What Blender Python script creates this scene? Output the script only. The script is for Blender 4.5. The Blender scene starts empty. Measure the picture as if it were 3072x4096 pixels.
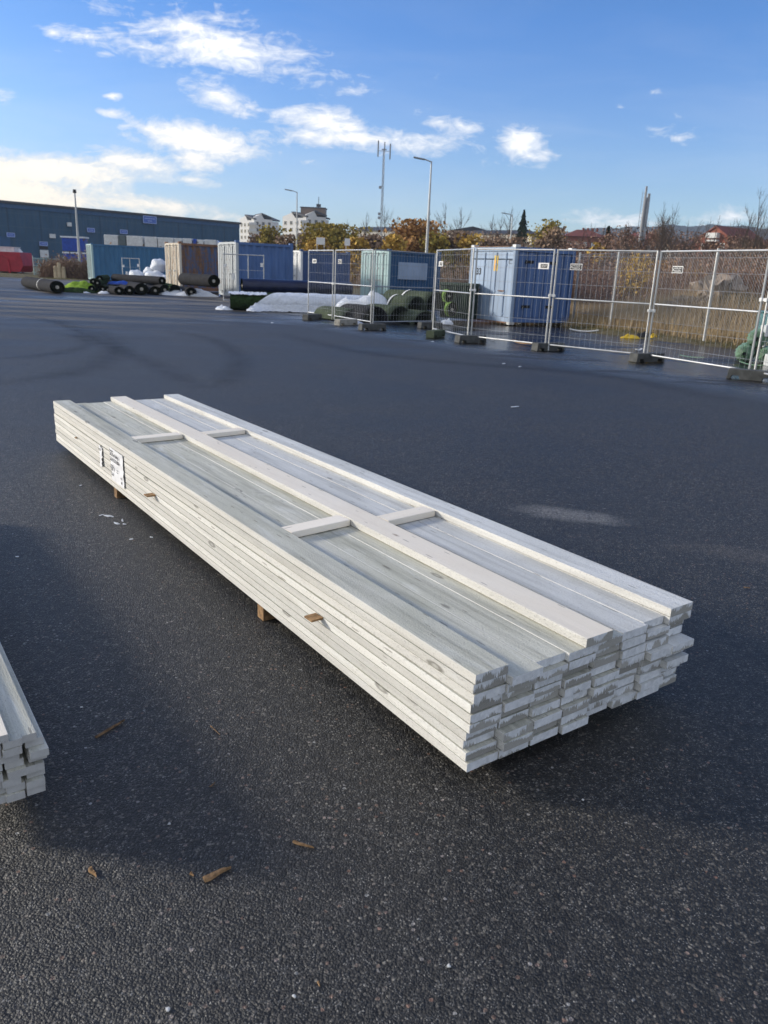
import bpy, math, random
import numpy as np
from mathutils import Vector, Matrix, noise
R = math.radians
random.seed(7)
C = bpy.context.scene.collection
scene = bpy.context.scene

# ---------------------------------------------------------------- camera
CAMH = 1.46
FPX, PITCH, ROLL = 3057.65, R(17.31), R(2.43336)     # focal length in photo pixels (4096 tall)
cF = Vector((0, math.cos(PITCH), -math.sin(PITCH)))
_u = Vector((0, math.sin(PITCH), math.cos(PITCH))); _x = Vector((1, 0, 0))
cX = math.cos(ROLL)*_x + math.sin(ROLL)*_u
cU = -math.sin(ROLL)*_x + math.cos(ROLL)*_u
cam = bpy.data.objects.new('camera', bpy.data.cameras.new('camera'))
C.objects.link(cam); scene.camera = cam
m = Matrix.Identity(4)
for i in range(3):
    m[i][0] = cX[i]; m[i][1] = cU[i]; m[i][2] = -cF[i]
m[2][3] = CAMH
cam.matrix_world = m
cam.data.sensor_fit = 'VERTICAL'; cam.data.sensor_height = 36; cam.data.sensor_width = 27
cam.data.lens = FPX/4096*36
cam.data.clip_end = 6000; cam.data.clip_start = 0.05
cam.data.dof.use_dof = True; cam.data.dof.focus_distance = 3.2; cam.data.dof.aperture_fstop = 6.5

def ray(px, py): return cF + cX*((px-1536)/FPX) - cU*((py-2048)/FPX)
def gp(px, py, z=0.0):                      # the place on the ground seen at a photo pixel
    d = ray(px, py); t = (z-CAMH)/d.z; return Vector((0, 0, CAMH)) + d*t
def gd(px, D, z=0.0):                       # the place on the ground D metres ahead under a photo column
    lo, hi = -3000.0, 3000.0
    for _ in range(60):
        q = (lo+hi)/2; d = Vector((q, D, z-CAMH))
        if 1536+FPX*d.dot(cX)/d.dot(cF) < px: lo = q
        else: hi = q
    return Vector((lo, D, z))
def hat(p, py):                             # height whose top shows at photo row py above ground point p
    lo, hi = 0.0, min(300.0, 1.5*p.y)
    for _ in range(50):
        q = (lo+hi)/2; d = Vector((p.x, p.y, q-CAMH))
        if 2048-FPX*d.dot(cU)/d.dot(cF) > py: lo = q
        else: hi = q
    return lo

# ---------------------------------------------------------------- world and sun
SUN_EL, SUN_AZ = R(18), R(170)              # azimuth of the sun, counted from +x
sd = Vector((math.cos(SUN_EL)*math.cos(SUN_AZ), math.cos(SUN_EL)*math.sin(SUN_AZ), math.sin(SUN_EL)))
sl = bpy.data.lights.new('sun', 'SUN'); sl.energy = 2.35; sl.angle = R(7.5); sl.color = (1.0, 0.91, 0.78)
so = bpy.data.objects.new('sun', sl); C.objects.link(so); so.rotation_euler = sd.to_track_quat('Z', 'Y').to_euler()

world = bpy.data.worlds.new('World'); scene.world = world; world.use_nodes = True
wt = world.node_tree; wt.nodes.clear()
class NT:
    """tiny helper to write node trees"""
    def __init__(s, t): s.t = t
    def n(s, typ, ins=None, **kw):
        nd = s.t.nodes.new(typ)
        for k, v in kw.items(): setattr(nd, k, v)
        for k, v in (ins or {}).items():
            sk = nd.inputs[k]
            if isinstance(v, bpy.types.NodeSocket): s.t.links.new(v, sk)
            elif isinstance(v, bpy.types.Node): s.t.links.new(v.outputs[0], sk)
            else: sk.default_value = v
        return nd
    def m(s, op, a, b=None, c=None, clamp=False):
        i = {0: a}
        if b is not None: i[1] = b
        if c is not None: i[2] = c
        nd = s.n('ShaderNodeMath', i, operation=op, use_clamp=clamp); return nd.outputs[0]
    def mix(s, f, a, b, mode='MIX'):
        nd = s.t.nodes.new('ShaderNodeMix'); nd.data_type = 'RGBA'; nd.blend_type = mode
        for k, v in ((0, f), (6, a), (7, b)):
            if isinstance(v, bpy.types.NodeSocket): s.t.links.new(v, nd.inputs[k])
            elif isinstance(v, (int, float)) and k: nd.inputs[k].default_value = (v, v, v, 1)
            elif k and len(v) == 3: nd.inputs[k].default_value = (*v, 1)
            else: nd.inputs[k].default_value = v
        return nd.outputs[2]
    def ramp(s, f, stops, interp='LINEAR'):
        nd = s.t.nodes.new('ShaderNodeValToRGB'); s.t.links.new(f, nd.inputs[0]); cr = nd.color_ramp; cr.interpolation = interp
        while len(cr.elements) < len(stops): cr.elements.new(.5)
        for e, (p, c) in zip(cr.elements, stops):
            e.position = p; e.color = (c, c, c, 1) if isinstance(c, (int, float)) else (*c, 1)
        return nd.outputs[0]
    def mr(s, v, a, b, c=0., d=1., smooth=False):
        nd = s.n('ShaderNodeMapRange', {0: v, 1: a, 2: b, 3: c, 4: d}, clamp=True)
        if smooth: nd.interpolation_type = 'SMOOTHSTEP'
        return nd.outputs[0]
    def noise(s, vec, scale, detail=4, rough=.55, dist=0., col=False):
        nd = s.n('ShaderNodeTexNoise', {'Vector': vec, 'Scale': scale, 'Detail': detail, 'Roughness': rough, 'Distortion': dist})
        return nd.outputs[1 if col else 0]
    def vscale(s, vec, sc, off=None):
        nd = s.n('ShaderNodeVectorMath', {0: vec, 1: sc}, operation='MULTIPLY').outputs[0]
        if off is not None: nd = s.n('ShaderNodeVectorMath', {0: nd, 1: off}, operation='ADD').outputs[0]
        return nd
w = NT(wt)
sky = w.n('ShaderNodeTexSky'); sky.sky_type = 'NISHITA'; sky.sun_disc = False
sky.sun_elevation = SUN_EL; sky.sun_rotation = math.pi/2 - SUN_AZ
sky.air_density = 1.0; sky.dust_density = 0.5; sky.ozone_density = 2.0; sky.altitude = 50
tc = w.n('ShaderNodeTexCoord').outputs['Generated']
sep = w.n('ShaderNodeSeparateXYZ', {0: tc})
X, Y, Z = sep.outputs
ysafe = w.m('MAXIMUM', Y, 0.05)
u = w.m('DIVIDE', X, ysafe); v = w.m('DIVIDE', Z, ysafe)
uv = w.n('ShaderNodeCombineXYZ', {0: u, 1: v, 2: 0.0}).outputs[0]
nz = w.noise(uv, 7.0, 6, .62, .6)
nzs = w.noise(w.vscale(uv, (9, 34, 1)), 1.0, 5, .66, .9)
nzf = w.noise(w.vscale(uv, (40, 75, 1)), 1.0, 6, .65, 1.2)
def gno(px, py):
    d = ray(px, py); return d.x/d.y, d.z/d.y
# clouds: photo place, half sizes, tilt in degrees, strength
CL = [(900,190,480,115,-9,1.15),(620,190,260,60,-9,.85),(1000,250,260,85,-6,1.0),(860,75,140,55,8,.7),(330,140,160,36,-6,.75),(215,132,45,20,0,.9),(1230,290,180,60,0,.42),
      (440,450,70,24,4,1.05),(450,383,36,20,0,1.0),(890,395,150,55,-12,1.0),(1000,425,70,25,-8,.8),
      (790,560,280,70,-4,1.35),(780,635,100,75,0,1.1),
      (1310,490,240,62,-3,1.15),(1500,560,450,56,3,1.1),(1230,540,150,50,0,.9),(1780,500,150,40,0,.8),(1700,550,150,30,0,.8),
      (2085,575,105,85,0,1.5),(2110,620,120,55,0,1.1),(2020,640,200,50,0,.35),
      (200,690,520,90,6,1.5),(80,760,420,110,2,1.5),(500,655,240,60,0,1.2),(560,815,330,45,-3,1.1),(60,830,300,60,0,1.2),(760,720,120,28,0,.7),(1220,645,110,18,0,.5),
      (2700,550,110,32,-8,.62),(2730,470,80,55,0,.3),(2620,370,40,20,0,.35),(2480,880,190,40,0,.95),(2390,890,130,30,0,.8),(2900,870,200,50,0,.95),(2480,428,25,10,0,.4),
      (20,400,60,40,0,.5),(1750,305,30,20,0,.3),(1690,445,40,16,0,.4),(950,870,60,18,0,.5),(230,205,70,14,-4,.45),(420,215,40,14,0,.5)]
acc = None
for (px, py, rx, ry, ti, st) in CL:
    a, b = gno(px, py)
    mp = w.n('ShaderNodeMapping', {'Vector': uv, 'Location': (a, b, 0), 'Rotation': (0, 0, R(ti)-ROLL), 'Scale': (rx*1.30/FPX, ry*1.22/FPX, 1)}, vector_type='TEXTURE')
    gr = w.n('ShaderNodeTexGradient', {0: mp}, gradient_type='QUADRATIC_SPHERE' if False else 'SPHERICAL').outputs[1]
    g = w.m('MULTIPLY', gr, st*1.25)
    acc = g if acc is None else w.m('MAXIMUM', acc, g)
acc = w.m('MULTIPLY', acc, w.mr(acc, 0, .6, 1.35, 1.0))
body = w.m('ADD', acc, w.m('MULTIPLY', w.m('SUBTRACT', nz, .5), 1.5))
body = w.m('ADD', body, w.m('MULTIPLY', w.m('SUBTRACT', nzs, .5), 2.1))
body = w.m('ADD', body, w.m('MULTIPLY', w.m('SUBTRACT', nzf, .5), 1.3))
mask = w.mr(body, .38, 1.25, 0, 1)
mask = w.m('MULTIPLY', mask, w.mr(acc, 0.0, .3, 0, 1))
veil = w.m('MULTIPLY', w.mr(w.noise(w.vscale(uv, (3, 16, 1)), 1.0, 6, .6, .5), .45, .8, 0, .22), w.mr(v, .02, .3, 1, .25))
mask = w.m('MAXIMUM', mask, veil)
mask = w.m('MULTIPLY', mask, w.mr(Y, .06, .2, 0, 1))
rest = w.m('MULTIPLY', w.mr(w.noise(w.vscale(tc, (2.2, 2.2, 4.5)), 1., 5, .6, .4), .36, .56, 0, .95), w.m('MULTIPLY', w.mr(Y, .30, .05, 0, 1), w.mr(Z, -.02, .08, 0, 1)))
mask = w.m('MAXIMUM', mask, rest)      # clouds added out of view behind the camera, whitening the fill light
warm = w.mr(u, -.55, .1, 1, 0)
low = w.mr(v, .02, .2, 1, 0)
ccol = w.mix(w.m('MULTIPLY', warm, low), (.63, .645, .67), (.78, .67, .47))
shade = w.mr(w.m('ADD', body, w.m('MULTIPLY', w.m('SUBTRACT', nzf, .5), 1.0)), .5, 1.5, .84, 1.0)
ccol = w.mix(1.0, ccol, shade, 'MULTIPLY')
SKY = 0.108
glow = w.m('MULTIPLY', w.mr(u, -.6, .2, 1, 0), w.mr(v, 0., .16, 1, 0))
skc = w.n('ShaderNodeHueSaturation', {'Hue': .503, 'Saturation': 1.08, 'Value': 1.0, 'Color': sky}).outputs[0]
skc = w.mix(1.0, skc, (SKY, SKY, SKY), 'MULTIPLY')
hz = w.mix(1.0, skc, (.78, .98, 1.35), 'MULTIPLY'); skc = w.mix(w.mr(v, .0, .34, 1, 0), skc, hz)
hlen = w.m('SQRT', w.m('ADD', w.m('MULTIPLY', X, X), w.m('MULTIPLY', Y, Y)))
elv = w.mr(w.m('DIVIDE', Z, w.m('MAXIMUM', hlen, .02)), -.02, .58, 0, 1)
skc = w.mix(1.0, skc, w.ramp(elv, [(0, (.93, .86, .77)), (.2, (.80, .78, .80)), (.5, (.46, .68, .97)), (1, (.40, .64, 1.0))]), 'MULTIPLY')      # clear cold autumn air
skc = w.mix(glow, skc, w.mix(1.0, skc, (.88, .79, .93), 'MULTIPLY'))
fin = w.mix(mask, skc, ccol)
bg = w.n('ShaderNodeBackground', {0: fin, 1: 1.0})
wo = w.n('ShaderNodeOutputWorld', {0: bg})
vs = scene.view_settings; vs.view_transform = 'Standard'; vs.look = 'None'; vs.exposure = 0.86; vs.gamma = 1

# ---------------------------------------------------------------- helpers
class MB:
    def __init__(s): s.v = []; s.f = []; s.mi = []
    def add(s, vs_, fs_, mi=0):
        o = len(s.v); s.v += [tuple(q) for q in vs_]; s.f += [tuple(i+o for i in f) for f in fs_]; s.mi += [mi]*len(fs_); return s
    def box(s, c, d, rz=0., mi=0, M=None):
        c = Vector(c); hx, hy, hz = d[0]/2, d[1]/2, d[2]/2; ca, sa = math.cos(rz), math.sin(rz)
        vv = []
        for x in (-hx, hx):
            for y in (-hy, hy):
                for z in (-hz, hz):
                    q = Vector((x*ca-y*sa, x*sa+y*ca, z)) if M is None else M @ Vector((x, y, z)); vv.append(q+c)
        return s.add(vv, [(0,1,3,2),(4,6,7,5),(0,4,5,1),(2,3,7,6),(0,2,6,4),(1,5,7,3)], mi)
    def bar(s, p0, p1, w_, h_=None, mi=0, up=None):
        p0, p1 = Vector(p0), Vector(p1); d = p1-p0; L = d.length; d.normalize(); h_ = h_ or w_
        up = up or (Vector((0,0,1)) if abs(d.z) < .95 else Vector((0,1,0)))
        a = d.cross(up).normalized(); b = a.cross(d)
        M = Matrix((d, a, b)).transposed()
        return s.box((p0+p1)/2, (L, w_, h_), 0, mi, M)
    def cyl(s, p0, p1, r0, r1=None, n=8, cap=True, mi=0):
        p0, p1 = Vector(p0), Vector(p1); r1 = r0 if r1 is None else r1; d = (p1-p0).normalized()
        up = Vector((0,0,1)) if abs(d.z) < .95 else Vector((1,0,0)); a = d.cross(up).normalized(); b = d.cross(a)
        vv = []
        for p, r in ((p0, r0), (p1, r1)):
            for i in range(n): t = 2*math.pi*i/n; vv.append(p+a*math.cos(t)*r+b*math.sin(t)*r)
        ff = [(i, (i+1) % n, n+(i+1) % n, n+i) for i in range(n)]
        if cap: ff += [tuple(range(n))[::-1], tuple(range(n, 2*n))]
        return s.add(vv, ff, mi)
    def prism(s, poly, p0, axis, xa, ya, mi=0):     # poly in (xa,ya), swept along axis from p0
        p0, axis, xa, ya = Vector(p0), Vector(axis), Vector(xa), Vector(ya); n = len(poly)
        vv = [p0+xa*q[0]+ya*q[1] for q in poly]+[p0+axis+xa*q[0]+ya*q[1] for q in poly]
        return s.add(vv, [(i, (i+1) % n, n+(i+1) % n, n+i) for i in range(n)]+[tuple(range(n))[::-1], tuple(range(n, 2*n))], mi)
    def sphere(s, c, r, nu=10, nv=7, sq=(1,1,1), jit=0., mi=0):
        c = Vector(c); vv = [c+Vector((0,0,r*sq[2]))]
        for j in range(1, nv):
            ph = math.pi*j/nv
            for i in range(nu):
                t = 2*math.pi*i/nu; d = Vector((math.sin(ph)*math.cos(t), math.sin(ph)*math.sin(t), math.cos(ph)))
                k = r*(1+jit*noise.noise(d*1.7+c*3.1)*2); vv.append(c+Vector((d.x*sq[0], d.y*sq[1], d.z*sq[2]))*k)
        vv.append(c-Vector((0,0,r*sq[2]))); ff = [(0, 1+i, 1+(i+1) % nu) for i in range(nu)]
        for j in range(nv-2):
            for i in range(nu): a = 1+j*nu; ff.append((a+i, a+nu+i, a+nu+(i+1) % nu, a+(i+1) % nu))
        a = 1+(nv-2)*nu; ff += [(a+i, len(vv)-1, a+(i+1) % nu) for i in range(nu)]
        return s.add(vv, ff, mi)
    def build(s, name, mat, parent=None, smooth=False, bevel=0.0, at=None):
        me = bpy.data.meshes.new(name); me.from_pydata(s.v, [], s.f)
        mats = mat if isinstance(mat, (list, tuple)) else [mat]
        for q in mats: me.materials.append(q)
        if len(mats) > 1: me.polygons.foreach_set('material_index', s.mi)
        if smooth: me.shade_smooth()
        me.update(); o = bpy.data.objects.new(name, me); C.objects.link(o)
        if parent is not None: o.parent = parent
        if at is not None: o.location = at
        if bevel:
            b = o.modifiers.new('bevel', 'BEVEL'); b.width = bevel; b.segments = 2; b.limit_method = 'ANGLE'
        return o
def empty(name, loc, rz=0.):
    o = bpy.data.objects.new(name, None); C.objects.link(o); o.location = loc; o.rotation_euler = (0, 0, rz); o.empty_display_size = .2; return o
def tag(o, label, cat, group=None, kind=None):
    if label: o['label'] = label
    if cat: o['category'] = cat
    if group: o['group'] = group
    if kind: o['kind'] = kind
    return o
def struct(o): o['kind'] = 'structure'; return o
def copy_tree(o, parent=None):
    c = o.copy(); C.objects.link(c); c.parent = parent
    for ch in list(o.children): copy_tree(ch, c)
    return c
def text_mesh(name, body, size, mat, parent, M, extr=0.001, font_scale=(1, 1), bold=0.0):
    cu = bpy.data.curves.new(name, 'FONT'); cu.body = body; cu.size = size; cu.extrude = extr; cu.offset = bold; cu.align_x = 'LEFT'; cu.resolution_u = 3
    t = bpy.data.objects.new(name, cu); C.objects.link(t)
    dg = bpy.context.evaluated_depsgraph_get(); me = bpy.data.meshes.new_from_object(t.evaluated_get(dg))
    C.objects.unlink(t); bpy.data.objects.remove(t)
    me.materials.clear(); me.materials.append(mat)
    o = bpy.data.objects.new(name, me); C.objects.link(o); o.parent = parent
    o.matrix_local = M @ Matrix.Diagonal((font_scale[0], font_scale[1], 1, 1))
    return o
def quads(name, P, A, B, mat, parent=None, tri=False):
    """many small faces: centres P, half axes A and B (n,3 arrays)"""
    n = len(P)
    V = np.empty((n, 4, 3), np.float32); V[:, 0] = P-A-B; V[:, 1] = P+A-B; V[:, 2] = P+A+B; V[:, 3] = P-A+B
    if tri: V[:, 2] = P+B; V[:, 3] = P+B
    k = 3 if tri else 4; V = V[:, :k].reshape(-1, 3)
    me = bpy.data.meshes.new(name); me.vertices.add(n*k); me.vertices.foreach_set('co', V.ravel())
    me.loops.add(n*k); me.loops.foreach_set('vertex_index', np.arange(n*k, dtype=np.int32))
    me.polygons.add(n); me.polygons.foreach_set('loop_start', np.arange(0, n*k, k, dtype=np.int32)); me.polygons.foreach_set('loop_total', np.full(n, k, np.int32))
    me.materials.append(mat); me.update(); me.validate()
    o = bpy.data.objects.new(name, me); C.objects.link(o)
    if parent is not None: o.parent = parent
    return o
rng = np.random.default_rng(5)

# ---------------------------------------------------------------- materials
def mat(name):
    m_ = bpy.data.materials.new(name); m_.use_nodes = True; t = m_.node_tree; t.nodes.clear()
    q = NT(t); p = q.n('ShaderNodeBsdfPrincipled'); o = q.n('ShaderNodeOutputMaterial', {0: p}); return m_, q, p
def setp(q, p, **kw):
    names = dict(col='Base Color', rough='Roughness', metal='Metallic', spec='Specular IOR Level', nrm='Normal', alpha='Alpha', trans='Transmission Weight', sheen='Sheen Weight', sub='Subsurface Weight')
    for k, v in kw.items():
        s = p.inputs[names[k]]
        if isinstance(v, bpy.types.NodeSocket): q.t.links.new(v, s)
        elif k == 'col' and len(v) == 3: s.default_value = (*v, 1)
        else: s.default_value = v
def bump(q, h, strength=.5, dist=.01, nrm=None):
    i = {'Height': h, 'Strength': strength, 'Distance': dist}
    if nrm is not None: i['Normal'] = nrm
    return q.n('ShaderNodeBump', i).outputs[0]
def objco(q): return q.n('ShaderNodeTexCoord').outputs['Object']
def rnd(q): return q.n('ShaderNodeObjectInfo').outputs['Random']
def rndvec(q, co, sc):
    r = q.m('MULTIPLY', rnd(q), sc); cv = q.n('ShaderNodeCombineXYZ', {0: r, 1: q.m('MULTIPLY', r, 1.7), 2: q.m('MULTIPLY', r, .6)}).outputs[0]
    return q.n('ShaderNodeVectorMath', {0: co, 1: cv}, operation='ADD').outputs[0]
def plain(name, col, rough=.6, metal=0., var=.12, scale=3., bumps=0., bscale=40., dirt=None, spec=.4):
    m_, q, p = mat(name); co = rndvec(q, objco(q), 30.)
    n1 = q.noise(co, scale, 5, .6)
    c2 = tuple(max(0, x*(1-var*2)) for x in col); c3 = tuple(min(1, x*(1+var)) for x in col)
    cc_ = q.mix(q.mr(n1, .3, .7), c2, c3)
    if dirt: cc_ = q.mix(q.mr(q.noise(co, scale*2.3, 6, .7), .55, .68), cc_, dirt)
    setp(q, p, col=cc_, rough=rough, metal=metal, spec=spec)
    if bumps: setp(q, p, nrm=bump(q, q.noise(co, bscale, 4, .6), .6, bumps))
    return m_
MT = {}
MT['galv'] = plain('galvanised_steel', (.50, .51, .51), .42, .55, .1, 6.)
MT['galv_dark'] = plain('dull_and_shaded_galvanised_steel', (.34, .36, .38), .5, .5, .1, 6.)  # dull steel, and painted shade for the one edge-on fence panel
MT['foot'] = plain('recycled_rubber_block', (.075, .078, .076), .8, 0, .25, 8., .004, 60.)
MT['concrete'] = plain('old_concrete', (.30, .29, .26), .9, 0, .2, 6., .004, 50.)
MT['steel_pole'] = plain('lamp_pole_steel', (.42, .44, .45), .45, .3, .06, 2.)
MT['black'] = plain('black_plastic', (.012, .012, .014), .5, 0, .2, 6.)
MT['white'] = plain('white_board', (.78, .78, .76), .5, 0, .05, 6.)
MT['ink'] = plain('dark_print', (.03, .03, .035), .6)
MT['bluesign'] = plain('blue_sign_face', (.06, .14, .48), .5, 0, .05)
MT['signprint'] = plain('pale_sign_print', (.35, .45, .75), .5, 0, .05)
MT['yellow'] = plain('yellow_plastic', (.75, .50, .03), .45, 0, .15, 5.)
MT['orange'] = plain('orange_sticker', (.85, .42, .05), .5, 0, .05)
MT['red'] = plain('red_skip_paint', (.36, .018, .035), .5, 0, .15, 2.)
MT['olive'] = plain('olive_turf_backing', (.075, .092, .062), .95, 0, .18, 5., .003, 80., spec=.08)
MT['grey_turf'] = plain('grey_turf_backing', (.036, .036, .039), .95, 0, .18, 5., .003, 80., spec=.08)
MT['dark_core'] = plain('dark_turf_pile', (.012, .016, .010), .97, 0, .4, 20., .01, 60., spec=.08)  # near-black green pile colour of roll ends and inner layers
MT['core'] = plain('cardboard_core', (.45, .42, .36), .9, 0, .2, 10.)
MT['lime'] = plain('lime_green_turf', (.26, .40, .05), .95, 0, .25, 8., .01, 60., spec=.08)
MT['limedull'] = plain('dull_lime_turf', (.15, .25, .06), .95, 0, .25, 8., .01, 60., spec=.08)
MT['greenturf'] = plain('green_turf', (.026, .048, .016), .95, 0, .3, 10., .01, 60., spec=.08)
MT['navy'] = plain('navy_tarpaulin', (.010, .016, .055), .35, 0, .2, 3., .01, 8.)
MT['bluetarp'] = plain('blue_tarpaulin', (.01, .06, .38), .4, 0, .15, 4., .01, 9.)
MT['binpaint'] = plain('dark_green_container_paint', (.03, .055, .038), .55, 0, .2, 3.)
MT['rock'] = plain('granite_boulder', (.30, .24, .19), .9, 0, .25, 3., .05, 6.)
MT['boxwhite'] = plain('wrapped_goods', (.66, .68, .68), .5, 0, .12, 4., .01, 14.)
MT['boxgrey'] = plain('dark_wrapped_goods', (.10, .13, .14), .5, 0, .12, 4.)
MT['whitewash'] = plain('white_render', (.62, .62, .61), .8, 0, .04, .3)
MT['cream'] = plain('cream_render', (.58, .54, .43), .85, 0, .06, .3)
MT['brick'] = plain('red_brick', (.25, .085, .055), .85, 0, .15, .6)
MT['roofdark'] = plain('dark_roofing', (.055, .06, .07), .7, 0, .1, .5)
MT['rooftile'] = plain('red_roof_tiles', (.19, .06, .045), .8, 0, .15, .6)
MT['penthouse'] = plain('brown_cladding', (.22, .16, .12), .7)
MT['beige'] = plain('beige_render', (.62, .58, .50), .8, 0, .05, .3)
MT['bark'] = plain('grey_bark', (.10, .085, .07), .9, 0, .3, 8.)
MT['birch'] = plain('birch_bark', (.42, .38, .33), .85, 0, .35, 5.)
MT['twig'] = plain('brown_twigs', (.11, .085, .07), .9, 0, .2, 4.)
MT['stick'] = plain('raw_brown_wood', (.30, .18, .085), .85, 0, .3, 40., .002, 150.)
MT['splinter'] = plain('weathered_splinter', (.16, .10, .055), .85, 0, .4, 60., .002, 200.)
MT['conc_pylon'] = plain('pylon_metal', (.38, .39, .40), .6, .2, .08, .5)
def glass(name, col=(.03, .045, .06)):
    m_, q, p = mat(name); setp(q, p, col=col, rough=.12, spec=.7); return m_
MT['glass'] = glass('window_glass')
MT['palepane'] = glass('pale_window_pane', (.55, .56, .56))
def film(name, col, rough=.28, tr=.35, bs=9.):
    m_, q, p = mat(name); co = objco(q)
    n1 = q.noise(co, bs, 6, .65, 1.5); n2 = q.noise(co, bs*4, 4, .6, 1.)
    setp(q, p, col=q.mix(q.mr(n1, .3, .7), tuple(x*.82 for x in col), col), rough=rough, spec=.6, nrm=bump(q, q.m('ADD', n1, q.m('MULTIPLY', n2, .35)), .9, .05)); return m_
MT['film'] = film('white_plastic_film', (.80, .84, .90))
MT['filmgreen'] = film('green_tinted_film', (.24, .42, .27), .35, .3, 14.)

def painted(name, base, rust, amount=.5, stripes=0., front=False):
    """weathered paint with rust runs; coordinates in metres on the thing"""
    m_, q, p = mat(name); co = rndvec(q, objco(q), 20.)
    n1 = q.noise(q.vscale(co, (3, 3, .5)), 1.6, 7, .7); n2 = q.noise(co, 9., 6, .7)
    r = q.mr(q.m('ADD', q.m('MULTIPLY', n1, .7), q.m('MULTIPLY', n2, .3)), .66-amount*.22, .74-amount*.2)
    fade = q.noise(q.vscale(co, (1, 1, .3)), 2.0, 5, .6)
    c1 = q.mix(q.mr(fade, .3, .7), tuple(x*.78 for x in base), tuple(min(1, x*1.15) for x in base))
    rc = q.mix(q.mr(n2, .35, .65), tuple(x*.5 for x in rust), rust)
    setp(q, p, col=q.mix(r, c1, rc), rough=q.mr(r, 0, 1, .5, .9), spec=.35, nrm=bump(q, n2, .25, .01)); return m_
MT['cblue'] = painted('faded_blue_container_paint', (.045, .155, .29), (.16, .08, .04), .12)
MT['cblue2'] = painted('blue_container_paint', (.05, .095, .22), (.14, .07, .04), .1)
MT['cblue3'] = painted('royal_blue_container_paint', (.075, .145, .32), (.10, .07, .05), .12)
MT['cdeep'] = painted('deep_blue_container_paint', (.018, .08, .185), (.10, .07, .05), .05)
MT['crust'] = painted('rust_streaked_blue_paint', (.075, .11, .20), (.24, .13, .07), .95)
MT['cwhite'] = painted('chalky_white_container_paint', (.46, .49, .50), (.34, .19, .09), .38)
MT['cwhite_r'] = painted('rusty_cream_container_paint', (.60, .54, .44), (.30, .16, .07), .7)
MT['cpale'] = painted('pale_blue_container_paint', (.29, .38, .51), (.34, .19, .10), .14)
MT['cmint'] = painted('pale_green_container_paint', (.36, .50, .50), (.34, .19, .10), .10)
MT['rust'] = painted('rusty_steel', (.22, .11, .06), (.10, .05, .03), .6)
MT['cslot'] = plain('black_and_recess_shade', (.008, .01, .014), .7)  # near-black for print and caps; also stands for shade inside openings

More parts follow.
